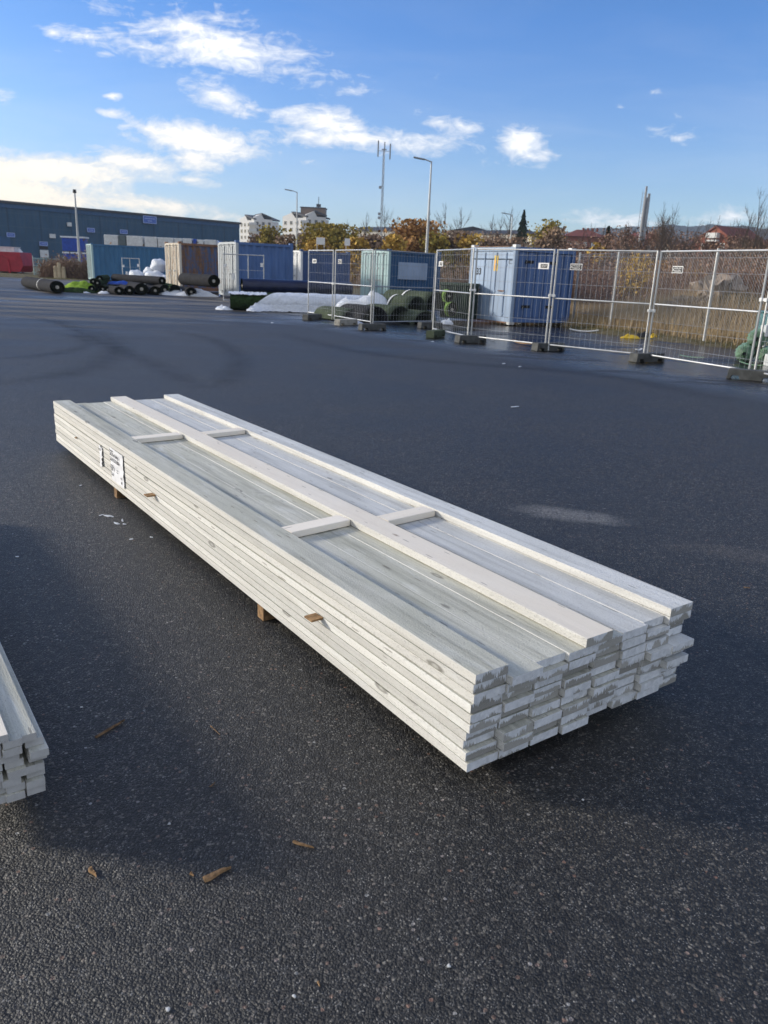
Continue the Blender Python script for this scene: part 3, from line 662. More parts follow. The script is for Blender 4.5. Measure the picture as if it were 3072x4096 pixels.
tag(note, 'creased white delivery note with black print stapled to the side of the stack', 'note')
def side_text(par, s, al, z, size, sc=(1, 1), rot=0.):
    M = Matrix((-sa_, Vector((0, 0, 1)), -sb_)).transposed().to_4x4()
    M = Matrix.Translation(on_stack(al, -.0115, z)) @ M @ Matrix.Rotation(rot, 4, 'Z')
    return text_mesh('lettering', s, size, MT['ink'], par, M, .0004, sc)
for s, al, z, size, sc in (('Dimension', 3.50, .312, .016, (1, 1)), ('2x/2,4 m Finsåg', 3.500, .285, .030, (.95, 1.1)), ('Ge2 KCS E:3004', 3.500, .250, .030, (.95, 1.1)), ('Total längd', 3.495, .218, .010, (1, 1)), ('Kvalitet', 3.365, .206, .010, (1, 1)),
                           ('9,07  1', 3.495, .187, .036, (.9, 1.1)), ('Blad 1', 3.365, .192, .010, (1, 1)), ('G34', 3.488, .153, .028, (.9, 1)), ('CE', 3.292, .168, .020, (1, 1)), ('@', 3.287, .142, .022, (1, 1))):
    side_text(note, s, al, z, size, sc)
scrap = wrinkled('torn_note', [(3.765, .296), (3.690, .288), (3.700, .160), (3.755, .148)], paper_m, None, 8, 12, .012, 11, .004)
tag(scrap, 'torn crumpled scrap of white paper left of the delivery note', 'paper scrap')
M_ = None
side_text(scrap, 'KCS', 3.752, .262, .022)

# ---------------------------------------------------------------- second stack cut by the left edge of the frame
S2 = Vector((-.883, 1.782, 0)); T2 = [MT['t_top'], MT['t_side'], MT['t_end2']]
a0v = gp(185.4, 3161.5, .060); S2 = Vector((a0v.x, a0v.y, 0))
bw, bh = .0475, .0232
rs = random.Random(4)
SH2 = [[.0, -.004, .003, 0], [.0, .0, .004, -.003], [.004, -.010, 0, .004], [.003, .006, -.004, 0], [.014, .004, .0, .0], [.004, -.006, .004, 0], [.010, .0, .0, .004], [-.004, .003, 0, 0]]
for layer in range(8):
    for c in range(4):
        if layer == 7 and c in (1, 2): pass
        z = .060 + bh*layer + bh/2; xo = -(c+1)*bw - c*.0012 + bw/2 + SH2[layer][c]
        jit = rs.uniform(-.006, .016)
        if (layer, c) == (5, 0): xo += .012; jit = -.012
        if c == 0 and layer == 7: xo -= .004
        o = board('timber_batten', 3.0-jit, bw-.001, bh-.0014, S2 + sa_*jit + sb_*xo + Vector((0, 0, z)), SYAW, T2, warp=.0008, seed=400+layer*10+c, chamfer=.0012)
        tag(o, 'narrow pale batten of the small left stack, %s layer up, %s from its right corner' % (ORD[layer], ORD[c]), 'batten', 'battens of the small left stack')
o = board('timber_batten', 3.0, bw-.002, bh-.001, S2 + sa_*-.004 + sb_*(-.100) + Vector((0, 0, .060+bh*8+bh/2)), SYAW, [MT['t_bare'], MT['t_bare'], MT['t_end2']], seed=555)
tag(o, 'warm bare batten lying on top of the small left stack', 'batten', 'battens of the small left stack')
mb = MB(); mb.box((0, -.1, .03), (.06, .4, .0595)); o = mb.build('bearer', MT['stick'], bevel=.002); o.location = S2+sa_*.8+sb_*(-.12); o.rotation_euler = (0, 0, SYAW-math.pi); tag(o, 'wooden bearer under the small left stack', 'bearer')

# ---------------------------------------------------------------- splinters and litter on the near asphalt
def splinter(px, py, L, W, H, ang, lab, mt='splinter', seed=1):
    r = random.Random(seed); n = 9; V = []; F = []
    for i in range(n):
        t = i/(n-1); wd = W*(.55+.45*math.sin(math.pi*min(1, t*1.3+.25)))*(1 if t < .7 else (1-t)/.3*.9+.1)
        o_ = .12*W*math.sin(t*5+seed)
        for (y, z) in ((-wd/2+o_, .0005), (wd/2+o_, .0005), (wd/2*.7+o_, H*(.6+.4*r.random())), (-wd/2*.5+o_, H*(.6+.4*r.random()))): V.append((L*(t-.5)+r.uniform(-.03, .03)*L/n, y, z+.0007))
    for i in range(n-1):
        for k in range(4): a = i*4+k; b = i*4+(k+1) % 4; F.append((a, b, b+4, a+4))
    F += [(3, 2, 1, 0), tuple((n-1)*4+k for k in range(4))]
    mb = MB(); mb.add(V, F); o = mb.build('wood_splinter', MT[mt]); p = gp(px, py); o.location = p; o.rotation_euler = (0, 0, R(ang))
    tag(o, lab, 'wood splinter', 'wood splinters on the asphalt'); return o
def ang_of(p0, p1): a = gp(*p0); b = gp(*p1); return math.degrees(math.atan2(b.y-a.y, b.x-a.x)), (b-a).length
for (p0, p1, W, H, lab, mt) in (((384, 2952), (500, 2882), .010, .008, 'long dark brown wood splinter right of the small left stack', 'splinter'),
        ((815, 3520), (925, 3475), .020, .008, 'broad golden brown wood sliver at the lower left of the asphalt', 'stick'),
        ((1172, 3368), (1255, 3396), .009, .006, 'reddish brown wood sliver below the near corner of the big stack', 'stick'),
        ((362, 3478), (385, 3512), .012, .010, 'small orange brown wood chip at the far lower left', 'stick'),
        ((764, 3494), (774, 3508), .008, .006, 'tiny pale wood chip beside the broad golden sliver', 'stick'),
        ((842, 2905), (880, 2940), .004, .003, 'thin straw coloured splinter below the middle of the stack side', 'stick'),
        ((838, 3150), (862, 3130), .005, .003, 'short dark splinter midway down the left asphalt', 'splinter'),
        ((1270, 3928), (1280, 3948), .005, .003, 'tiny orange splinter near the bottom edge', 'stick'),
        ((2975, 2350), (3000, 2352), .006, .004, 'orange chip of bark on the asphalt right of the stack', 'stick')):
    a, L = ang_of(p0, p1); splinter((p0[0]+p1[0])/2, (p0[1]+p1[1])/2, L, W, H, a, lab, mt, seed=int(p0[0]))
def flake(px, py, sx, sy, lab, mt='film', seed=1, cat='plastic scrap', name='plastic_scrap', group='pale scraps lying on the asphalt'):
    r = random.Random(seed); n = 10; V = []
    for i in range(n):
        t = 2*math.pi*i/n; k = r.uniform(.55, 1.1); V.append((math.cos(t)*sx*k, math.sin(t)*sy*k, .003+r.uniform(0, .25)*min(sx, sy)))
    V.append((0, 0, .003+.35*min(sx, sy))); F = [(i, (i+1) % n, n) for i in range(n)]
    V += [(x, y, .001) for x, y, z in V[:n]]; F += [((i+1) % n, i, n+1+i, n+1+(i+1) % n) for i in range(n)]+[tuple(range(n+1, 2*n+1))[::-1]]
    mb = MB(); mb.add(V, F); o = mb.build(name, MT[mt]); o.location = gp(px, py); o.rotation_euler = (0, 0, r.uniform(0, 3)); tag(o, lab, cat, group); return o
pebble = plain('pale_stone_chip', (.6, .6, .58), .7); MT['pebble'] = pebble
for (px, py, sx, sy, lab) in ((430, 2065, .045, .014, 'largest whitish plastic scrap below the paper note'), (405, 2062, .022, .007, 'small whitish scrap left of the largest one'), (468, 2095, .030, .012, 'crumpled pale scrap just in front of the largest one'),
        (497, 2098, .012, .012, 'tiny upright pale scrap at the right of the cluster'), (490, 2083, .030, .006, 'thin pale scrap behind the crumpled one'), (322, 1943, .012, .008, 'white speck of plastic between stack and tyre marks'),
        (525, 2158, .012, .008, 'pale fleck near the stack side'), (605, 2150, .012, .008, 'pale fleck closest to the stack side'), (70, 2228, .012, .008, 'pale fleck at the far left of the asphalt'),
        (2060, 1628, .075, .022, 'white torn strip lying alone on the far asphalt'), (2015, 1455, .05, .035, 'bluish white scrap on the asphalt before the mesh fence'), (2080, 1467, .08, .02, 'flat pale strip on the wet asphalt before the fence'),
        (1090, 1292, .06, .04, 'white crumb of plastic in front of the wrapped rolls'), (1730, 1367, .06, .04, 'white crumb on the wet asphalt by the fence corner')):
    flake(px, py, sx, sy, lab, seed=int(px))
for (px, py, s_, lab) in ((2332, 3202, .005, 'white stone chip in the shadow of the stack'), (672, 4040, .007, 'white stone chip near the bottom left'), (1795, 3868, .006, 'white stone chip near the bottom middle'), (678, 3297, .005, 'white stone chip left of the reddish sliver'),
        (1176, 3988, .005, 'grey-white stone chip low in the middle'), (326, 2830, .005, 'white stone chip above the dark splinter')):
    flake(px, py, s_, s_*.8, lab, 'pebble', int(px), 'stone chip', 'stone_chip', 'stone chips on the asphalt')
print('timber done')

# ---------------------------------------------------------------- shipping containers
def container(K, th, L, h, side, front, label, W=2.44, flat=False, rails=None, doors=True, extra=None, name='shipping_container'):
    """local x along the long side (away from the door end), y across (door end spans y 0..W), z up; door end at x=0, visible long side at y=0"""
    t = empty(name, (K.x, K.y, .0), R(th)); z0 = .12; rails = rails or side
    f = MB(); g = .14
    for x in (g/2, L-g/2):
        for y in (g/2, W-g/2): f.box((x, y, z0+(h-z0)/2), (g, g, h-z0), 0, 1 if x < L/2 else 0)
    for z, q in ((z0+.08, .16), (h-.06, .12)):
        for y in (.05, W-.05): f.box((L/2, y, z), (L-2*g, .09, q))
        for x in (.05, L-.05): f.box((x, W/2, z), (.09, W-2*g, q), 0, 1 if x < L/2 else 0)
    for x in (.09, L-.09):
        for y in (.08, W-.08):
            for z in (z0-.02, h+.012): f.box((x, y, z), (.18, .165, .118))
    f.build('frame', [rails, front], t, bevel=.008)
    def wall(p0, ax, L_, nrm, name_, mt):       # trapezoid corrugation
        p = .34 if not flat else .56; dep = .055 if not flat else .05; n = max(2, int(L_/p)); p = L_/n; V = []; F = []
        pts = []
        for i in range(n): pts += [(i*p, 0), (i*p+p*.26, 0), (i*p+p*.5, dep), (i*p+p*.76, dep)]
        pts.append((L_, 0)); zt = h-.12; zb = z0+.15
        for a, d in pts:
            q = Vector(p0)+Vector(ax)*a-Vector(nrm)*(d+.03)
            V += [(q.x, q.y, zb), (q.x, q.y, zt)]
        for i in range(len(pts)-1): F.append((2*i, 2*i+2, 2*i+3, 2*i+1))
        m_ = MB(); m_.add(V, F); return m_.build(name_, mt, t)
    wall((g, 0, 0), (1, 0, 0), L-2*g, (0, -1, 0), 'side_wall', side)
    wall((g, W, 0), (1, 0, 0), L-2*g, (0, 1, 0), 'side_wall', side)
    wall((L, g, 0), (0, 1, 0), W-2*g, (1, 0, 0), 'end_wall', side)
    m_ = MB(); m_.box((L/2, W/2, h-.045), (L-.2, W-.2, .03)); m_.build('roof', rails, t)
    m_ = MB(); m_.box((L/2, W/2, z0+.05), (L-.2, W-.2, .06)); m_.build('floor_panel', MT['rust'], t)
    for k in (0, 1):
        y0 = g+k*(W-2*g)/2; wd = (W-2*g)/2-.01; d = MB()
        d.box((.05, y0+wd/2+.005, z0+.16+(h-z0-.30)/2), (.04, wd, h-z0-.30))
        nn = 4
        for i in range(nn): d.box((.022, y0+wd*(i+.5)/nn+.005, z0+.16+(h-z0-.3)/2), (.026, wd/nn*.5, h-z0-.42))
        do = d.build('door', front, t, bevel=.006)
        for i in (.3, .72):
            b = MB(); b.cyl((-.012, y0+wd*i, z0+.1), (-.012, y0+wd*i, h-.08), .017, n=8)
            for zz in (z0+.2, z0+.75, h-.8, h-.2): b.box((-.006, y0+wd*i, zz), (.03, .10, .05))
            b.build('lock_rod', MT['galv_dark'], do)
        b = MB(); b.box((-.035, y0+wd*(.72 if k == 0 else .3), 1.15), (.02, .30, .035)); b.box((-.03, y0+wd*(.5), 1.15), (.03, .05, .09)); b.build('handle', MT['galv_dark'], do)
    tag(t, label, 'container', 'shipping containers along the far edge of the yard'); return t
CA = container(Vector((-22.9, 60.6, 0)), 29, 6.1, 2.7, MT['cblue'], MT['cmint'], 'pale-fronted blue container at the far left of the row, beside the tall flagpole-like mast', rails=MT['cblue'])
CB = container(Vector((-11.7, 43.6, 0)), 33.5, 4.1, 2.6, MT['crust'], MT['cwhite_r'], 'rust-streaked blue container with a flaking cream front, between two tidier ones', rails=MT['rust'])
CC = container(Vector((-7.47, 37.8, 0)), 32, 2.95, 2.6, MT['cblue3'], MT['cwhite'], 'short blue container with rusty white front behind the leaning gate frame', rails=MT['cblue3'])
CE_ = container(Vector((-5.27, 45.0, 0)), 33, 3.2, 2.5, MT['cblue2'], MT['white'], 'blue container with clean white doors behind the navy roll', rails=MT['cblue2'])
CD = container(Vector((-.29, 37.8, 0)), 34, 3.1, 2.5, MT['cdeep'], MT['cmint'], 'deep blue container with a pale rectangular panel on its side', rails=MT['cdeep'])
m_ = MB(); m_.box((1.42, -.006, 1.62), (1.72, .02, .78)); m_.build('side_panel', MT['cpale'], CD, bevel=.005)
# pale patch with writing on the blue white-doored container, and the numbered container
def container33():
    K = Vector((3.78, 25.4, 0)); L, W, h, z0 = 2.5, 2.44, 2.44, .12
    t = empty('shipping_container', (K.x, K.y, 0), R(29.5))
    f = MB(); g = .12
    for x in (g/2, L-g/2):
        for y in (g/2, W-g/2): f.box((x, y, z0+(h-z0)/2), (g, g, h-z0), 0, 1 if x < L/2 else 0)
    for z in (z0+.07, h-.07):
        for y in (.05, W-.05): f.box((L/2, y, z), (L-2*g, .10, .14))
        for x in (.05, L-.05): f.box((x, W/2, z), (.10, W-2*g, .14), 0, 1 if x < L/2 else 0)
    f.build('frame', [MT['cblue3'], MT['cpale']], t, bevel=.008)
    for yy in (W/2,):
        f = MB(); f.box((.03, yy, h+.004), (.12, W-.5, .02)); f.build('top_strip', MT['rust'], t)
    for y in (.09, W-.09):
        for x in (.10, L-.10):
            for zz in (h+.012, z0-.03): f = MB(); f.box((x, y, zz), (.20, .18, .10)); f.build('corner_casting', MT['galv'], t, bevel=.01)
    s_ = MB(); n = 6
    for i in range(n):
        a = g+(L-2*g)*i/n; wd = (L-2*g)/n; s_.box((a+wd/2, .055, h/2+.06), (wd*.62, .05, h-.42)); s_.box((a+wd/2, .085, h/2+.06), (wd, .03, h-.42))
    sw = s_.build('side_wall', MT['cblue3'], t, bevel=.01)
    s_ = MB(); s_.box((L/2, W-.05, h/2+.06), (L-2*g, .05, h-.4)); s_.build('side_wall', MT['cblue3'], t)
    s_ = MB(); s_.box((L-.05, W/2, h/2+.06), (.05, W-2*g, h-.4)); s_.build('end_wall', MT['cblue3'], t)
    s_ = MB(); s_.box((L/2, W/2, h-.03), (L-.2, W-.2, .04)); s_.build('roof', MT['rust'], t)
    s_ = MB(); s_.box((L/2, W/2, z0+.03), (L-.2, W-.2, .05)); s_.build('floor_panel', MT['rust'], t)
    for z in (2.0, .62):
        for x in (.62, 1.62):
            q = MB(); q.box((x, .026, z), (.34, .012, .09)); q.build('slot', MT['cslot'], sw)  # flat plates on the wall; shade inside the slots is their colour
    p = MB(); p.box((.06, W/2, h-.26), (.05, W-2*g, .22)); p.build('door_header', MT['cpale'], t, bevel=.006)
    for k in (0, 1):
        y0 = g+k*(W-2*g)/2+.012; wd = (W-2*g)/2-.024; d = MB(); zt = h-.40; zb = z0+.15
        d.box((.052, y0+wd/2, (zt+zb)/2), (.045, wd, zt-zb)); do = d.build('door', MT['cpale'], t, bevel=.006)
        for i in ((.30, .78) if k == 0 else (.35,)):
            b = MB(); b.cyl((.012, y0+wd*i, zb-.05), (.012, y0+wd*i, h-.18), .016, n=8)
            for zz in (zb+.1, 1.05, zt-.15): b.box((.018, y0+wd*i, zz), (.03, .09, .05))
            b.build('lock_rod', MT['cpale'], do)
        b = MB(); b.box((.0, y0+wd*(.62 if k else .42), 1.08), (.025, .32, .035)); b.build('handle', MT['rust'], do)
    M = Matrix((Vector((0, -1, 0)), Vector((0, 0, 1)), Vector((-1, 0, 0)))).transposed().to_4x4()
    text_mesh('number', '33', .30, MT['cslot'], t, Matrix.Translation((.027, W-.36, 1.56)) @ M, .001, (1, 1), .009)
    q = MB(); q.box((.026, 1.00, 1.93), (.006, .20, .48)); st_ = q.build('warning_sticker', MT['yellow'], t)
    q = MB(); q.box((.021, 1.02, 1.88), (.004, .12, .30)); q.build('orange_patch', MT['orange'], st_)
    q = MB()
    for (y, z, sy, sz) in ((.20, 2.02, .22, .012), (.20, 1.93, .22, .012), (.31, 1.975, .012, .1)): q.box((.020, y, z), (.006, sy, sz))
    q.build('bracket', MT['ink'], t)
    # battered edge plates hanging below the doors
    q = MB(); q.box((.03, W/2, z0-.01), (.05, W-.3, .05)); q.build('sill', MT['rust'], t)
    tag(t, 'pale-fronted blue container numbered 33 behind the mesh fence', 'container', 'shipping containers along the far edge of the yard')
container33()

# ---------------------------------------------------------------- mesh fence panels, feet, clips and plates
FH0, FH1 = .12, 2.09
def fence_panel(p0, p1, label, sign=None, mt='galv', wires=None, group='temporary mesh fence panels', top=FH1, lean=0.):
    p0 = Vector((p0[0], p0[1], 0)); p1 = Vector((p1[0], p1[1], 0)); d = p1-p0; L = d.length
    t = empty('mesh_fence', p0, math.atan2(d.y, d.x)); r = .019
    f = MB()
    for x in (0, L): f.cyl((x, 0, FH0-.10), (x, 0, top), r, n=8)
    for z in (FH0+.02, top-.015, (FH0+top)/2): f.cyl((r, 0, z), (L-r, 0, z), r*.85, n=8)
    f.build('frame', MT[mt], t, smooth=False)
    w_ = MB(); n = wires or max(4, int(L/.115))
    for i in range(1, n): w_.cyl((L*i/n, .012, FH0+.02), (L*i/n, .012, top-.02), .0028, n=4, cap=False)
    for z in (.30, .62, 1.38, 1.68, 1.94): w_.cyl((0, .018, FH0+z-.1), (L, .018, FH0+z-.1), .0032, n=4, cap=False)
    w_.build('wire_mesh', MT[mt], t)
    if sign:
        x, kind = sign; z = top-.34
        s_ = MB(); s_.box((x, -.012, z), (.27, .006, .125)); so_ = s_.build('sign', MT['white'], t, bevel=.002)
        M = Matrix((Vector((1, 0, 0)), Vector((0, 0, 1)), Vector((0, -1, 0)))).transposed().to_4x4()
        q = MB(); q.box((x+(.01 if kind == 1 else 0), -.016, z), (.17 if kind == 1 else .245, .003, .075 if kind == 1 else .10)); q.build('sign_print', MT['ink'], so_)
        wm = MT['white']
        if kind == 1:
            text_mesh('sign_lettering', 'RENT', .055, wm, so_, Matrix.Translation((x-.055, -.018, z-.018)) @ M, .0008)
        else:
            text_mesh('sign_lettering', 'MOLLER', .046, wm, so_, Matrix.Translation((x-.072, -.018, z+.007)) @ M, .0008)
            text_mesh('sign_lettering', 'MASKIN', .046, wm, so_, Matrix.Translation((x-.072, -.018, z-.040)) @ M, .0008)
            text_mesh('sign_mark', 'K', .07, wm, so_, Matrix.Translation((x-.115, -.018, z-.025)) @ M, .0008)
    return tag(t, label, 'fence panel', group)
def clip(p, lab, z=1.13, ang=0.):
    c = MB(); c.box((0, 0, 0), (.15, .07, .045)); c.box((-.045, -.04, .0), (.045, .03, .06)); c.box((.045, -.04, .0), (.045, .03, .06)); o = c.build('fence_clip', MT['white'], bevel=.005)
    o.location = (p[0], p[1], z); o.rotation_euler = (0, 0, ang); return tag(o, lab, 'clip', 'white clips joining fence panels')
def foot(p, ang, lab, mt='foot', L=.76):
    m_ = MB()
    poly = [(-L/2, 0), (-L/2+.06, 0), (-L/2+.08, .045), (-L/2+.19, .045), (-L/2+.21, 0), (L/2-.21, 0), (L/2-.19, .045), (L/2-.08, .045), (L/2-.06, 0), (L/2, 0), (L/2-.02, .125), (-L/2+.02, .125)]
    m_.prism(poly, (0, -.11, 0), (0, .22, 0), (1, 0, 0), (0, 0, 1.35))
    o = m_.build('fence_block', MT[mt], bevel=.008); o.location = (p[0], p[1], .003); o.rotation_euler = (0, 0, ang); return tag(o, lab, 'fence foot', 'feet of the mesh fence')
Pz = lambda px, py: gp(px, py, FH0)
P1 = Pz(1731.6, 1317.5); P2a = Pz(1870.9, 1347.9); P2b = Pz(1884, 1348.5); P3a = Pz(2181, 1381.6); P3b = Pz(2194, 1382.5)
P4a = Pz(2574.5, 1421.7); P4b = Pz(2587.5, 1422.5); P5a = Pz(2995, 1487); P5b = Pz(3017.6, 1490)
Q0 = Pz(1233, 1251); Q1 = Pz(1329, 1264.5); Q1b = Pz(1338, 1266); Q2 = Pz(1483, 1290); Q3a = Pz(1492, 1291); Q3b = Pz(1727, 1287)
fence_panel(Q0, Q1, 'leftmost mesh fence panel, in front of the wrapped rolls', (.42, 1))
fence_panel(Q1b, Q2, 'mesh fence panel second from the left, before the white plastic', (.35, 2))
fence_panel(Q3a, Q3b, 'shaded mesh fence panel in front of the green turf humps', None, 'galv_dark')  # darker steel carries the shade of the edge-on light here
fence_panel(P1, P2a, 'narrow-looking mesh fence panel before the dark green dumpster', (.32, 1))
fence_panel(P2b, P3a, 'mesh fence panel in front of container 33', (1.85, 1))
fence_panel(P3b, P4a, 'mesh fence panel in front of the dry grass and yellow plastic', (.46, 2))
fence_panel(P4b, P5a, 'mesh fence panel in front of the boulders', (.50, 2))
dd_ = (P5a-P4b).normalized(); P6 = P5b + (Pz(3072, 1502)-P5b).normalized()*2.3
fence_panel(P5b, P6, 'rightmost mesh fence panel, cut by the frame edge', None)
for a, b, z, l in ((P3a, P3b, 1.16, 'white clip on the joint right of container 33'), (P4a, P4b, .98, 'white clip on the joint beside the yellow plastic'), (P5a, P5b, 1.30, 'white clip on the joint before the green netting rolls'), (P2a, P2b, 1.18, 'white clip on the joint left of container 33'), (Q1, Q1b, 1.1, 'small white clip on the leftmost fence joint')):
    m0 = (Vector(a)+Vector(b))/2; clip(m0, l, z, math.atan2((Vector(b)-Vector(a)).y, (Vector(b)-Vector(a)).x))
footdata = [((2187, 1392), -62, 'dark foot under the fence joint right of container 33', 'foot'), ((2582, 1436), -62, 'dark foot under the fence joint beside the yellow plastic', 'foot'), ((3000, 1510), 62, 'dark foot under the fence joint before the netting rolls', 'foot'),
            ((1877, 1360), -62, 'dark foot under the fence joint left of container 33', 'foot'), ((1485, 1310), -60, 'dark foot under the corner post in front of the white plastic', 'foot'), ((1380, 1290), -40, 'pale concrete foot left of the corner post', 'concrete'),
            ((1245, 1268), -30, 'dark foot under the leftmost fence post', 'foot'), ((1738, 1338), -25, 'mossy foot under the post left of the dark green dumpster', 'olive'), ((1716, 1302), -60, 'dark foot behind the mossy one', 'foot')]
for (px, a, l, mt) in footdata: q = gp(px[0]+4, px[1]+11); foot((q.x, q.y), R(a)+math.pi/2, l, mt)
# gate frame leaning in front of the short blue container, and a far one behind the turf heap
def gate(pxa, pxb, D, h, z0, label, mid):
    a = gd(pxa, D); b = gd(pxb, D-.2); d = b-a; t = empty('gate_frame', a, math.atan2(d.y, d.x)); L = d.length; f = MB()
    for x in (0, L*mid, L): f.cyl((x, 0, z0), (x, 0, h), .024, n=8)
    for z in (z0+.03, h-.03): f.cyl((0, 0, z), (L, 0, z), .022, n=8)
    f.build('frame', MT['galv'], t); w_ = MB()
    for k in (1, 2): w_.cyl((0, .02, z0+(h-z0)*k/3), (L, .02, z0+(h-z0)*k/3), .006, n=4)
    w_.build('wire_mesh', MT['galv'], t)
    q = MB(); q.box((L-.08, -.03, h-.42), (.12, .02, .16)); q.build('sign', MT['white'], t)
    q = MB(); q.box((.1, -.03, h-.5), (.10, .05, .14)); q.box((L*.25, -.03, h-.95), (.12, .04, .26)); q.build('latch', MT['white'], t)
    return tag(t, label, 'gate', 'loose galvanised gate frames')
gate(895, 1056, 35.2, 2.02, .02, 'galvanised gate frame leaning before the short blue container', .62)
gate(494, 563, 50, 1.75, .10, 'galvanised frame standing among white sacks left of the cream-fronted container', .45)

# ---------------------------------------------------------------- rolls of artificial turf and other stored goods
def roll(A, B, r, mt, lab, zc=None, sq=.92, core=True, strap=None, name='turf_roll', cat='turf roll', grp='rolls of used artificial turf', coremat='core', turns=True):
    """A = ground point of the visible end, B = far end; squashed cylinder with a recessed spiral end and a core"""
    A = Vector(A); B = Vector(B); ax = (B-A).normalized(); L = (B-A).length; t = empty(name, (A.x, A.y, 0), math.atan2(ax.y, ax.x)); zc = r*sq if zc is None else zc
    n = 28; rings = 9; V = []; F = []
    for j in range(rings):
        x = L*j/(rings-1)
        for i in range(n):
            th = 2*math.pi*i/n; k = r*(1+.05*noise.noise(Vector((x*.8+A.x, math.cos(th)*1.5, math.sin(th)*1.5+A.y))))
            zz = math.sin(th)*k*sq; V.append((x, math.cos(th)*k*(1.04), zc+max(zz, -r*sq*.97)))
    for j in range(rings-1):
        for i in range(n): a = j*n+i; b = j*n+(i+1) % n; F.append((a, b, b+n, a+n))
    m_ = MB(); m_.add(V, F); b = m_.build('outer_wrap', MT[mt], t, smooth=True)
    for x, nm in ((.0, 'roll_end'), (L, 'roll_end')):
        V = []; F = []; s_ = 1 if x == 0 else -1; tot = 5 if turns else 2; N = 26*tot
        for i in range(N):
            th = 2*math.pi*i/26; q = 1-(i/N)*.72
            for e, xo in ((q, .004), (q-.045, .03)): V.append((x+s_*xo, math.cos(th)*r*e*1.03, zc+math.sin(th)*r*e*sq))
        for i in range(N-1): F.append((2*i, 2*i+2, 2*i+3, 2*i+1))
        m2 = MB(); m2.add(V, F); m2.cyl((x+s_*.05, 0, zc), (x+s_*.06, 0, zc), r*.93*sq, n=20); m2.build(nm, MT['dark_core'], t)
        if core:
            c = MB(); c.cyl((x+s_*.02, 0, zc), (x+s_*.09, 0, zc), r*.26, n=12); c.build('core', MT[coremat], t)
    if strap is not None:
        for sx in strap:
            c = MB(); V = []; F = []
            for i in range(n):
                th = 2*math.pi*i/n
                for xo in (0, .09): V.append((sx+xo, math.cos(th)*(r*1.075), zc+max(math.sin(th)*r*sq*1.065, -r*sq)))
            for i in range(n): a = 2*i; b_ = 2*((i+1) % n); F.append((a, b_, b_+1, a+1))
            c.add(V, F); c.build('strap', MT['white'], t)
    return tag(t, lab, cat, grp)
G = lambda px, py: gp(px, py)
roll(G(232, 1175), gd(112, 41.5), .31, 'grey_turf', 'lone dark grey roll with a pale strap at the far left', strap=[2.9], sq=.9)
roll(G(478, 1180), gd(372, 42.5), .22, 'grey_turf', 'long dull grey roll just right of the lime green turf', sq=.85)
roll(G(519, 1180), gd(452, 42.5), .23, 'grey_turf', 'grey roll partly under the bright blue sheet', sq=.9)
roll(G(568, 1180), gd(500, 42.5), .31, 'grey_turf', 'big grey roll in the middle of the left heap', sq=.88)
roll(G(622, 1180), gd(570, 42), .26, 'grey_turf', 'sagging dark roll below the topmost roll', sq=.8)
roll(G(661, 1180), gd(600, 42), .27, 'grey_turf', 'grey roll with a white core right of the sagging dark one', sq=.9)
roll(G(700, 1182), gd(660, 42), .27, 'greenturf', 'dark green solid-ended roll at the right of the heap', core=False, sq=.98)
roll(G(766, 1186), gd(712, 41.5), .25, 'grey_turf', 'grey roll lying on the white plastic before the cream-fronted container', sq=.85)
A_ = G(624, 1180)+Vector((0, 1.2, 0)); roll(A_, gd(462, 42.5), .22, 'grey_turf', 'topmost grey roll lying across the left heap', zc=.66, sq=.92)
A_ = gd(858, 37.2); roll(A_, gd(738, 39.5), .30, 'grey_turf', 'grey roll with a black end raised against the white-fronted container', zc=.80, sq=.95)
# lime green turf folded in a heap
def heap(center, sx, sy, h, mt, lab, name, cat, seed=0, rough=.35, nu=34, nv=20, parent=None, ang=0., power=1.0, group=None):
    V = []; F = []
    for j in range(nv+1):
        for i in range(nu):
            th = 2*math.pi*i/nu; rr_ = j/nv
            k = 1+.22*noise.noise(Vector((math.cos(th)*1.3+seed, math.sin(th)*1.3, 3)))+.08*noise.noise(Vector((math.cos(th)*4+seed, math.sin(th)*4, 7)))
            x = math.cos(th)*sx*rr_*k; y = math.sin(th)*sy*rr_*k
            f = max(0, 1-rr_**2)**(power*.55)
            z = h*f*(.72+rough*.5*noise.noise(Vector((x*1.3/sx*1.5+seed, y*1.3/sy*1.5, 0)))*1.6) + h*rough*.6*abs(noise.noise(Vector((x*2.4+seed, y*2.4, 5))))*(1-rr_**4) + h*rough*.25*abs(noise.noise(Vector((x*7+seed, y*7, 5))))*(1-rr_**4)
            V.append((x, y, max(z, .004)+.002))
    for j in range(nv):
        for i in range(nu): a = j*nu+i; b = j*nu+(i+1) % nu; F.append((a, a+nu, b+nu, b))
    m_ = MB(); m_.add(V, F); o = m_.build(name, MT[mt], parent, smooth=True); o.location = center; o.rotation_euler = (0, 0, ang)
    if cat: tag(o, lab, cat, group)
    return o
c_ = gd(325, 39.3); heap(c_, 1.05, .8, .52, 'lime', 'folded lime green turf between the lone roll and the heap', 'turf_heap', 'turf', 3, .5)
c_ = gd(298, 38.0); heap(c_, 1.0, .6, .22, 'greenturf', 'flattened dark green turf just right of the lone roll', 'turf_heap', 'turf', 6, .5)
for i, (px, D, z) in enumerate(((368, 38.2, .17), (392, 38.5, .44), (412, 38.3, .18), (432, 38.1, .15), (402, 39.6, .62), (376, 39.3, .48))):
    a = gd(px, D); roll(a, a+Vector((-.8, 3.2, 0)), .17, 'greenturf', 'small dark green roll in the tangled bundle, %s' % ['lowest at its left', 'upper right one', 'low one in its middle', 'lowest at its right', 'topmost one', 'upper left one'][i], zc=z+.02, sq=.95)
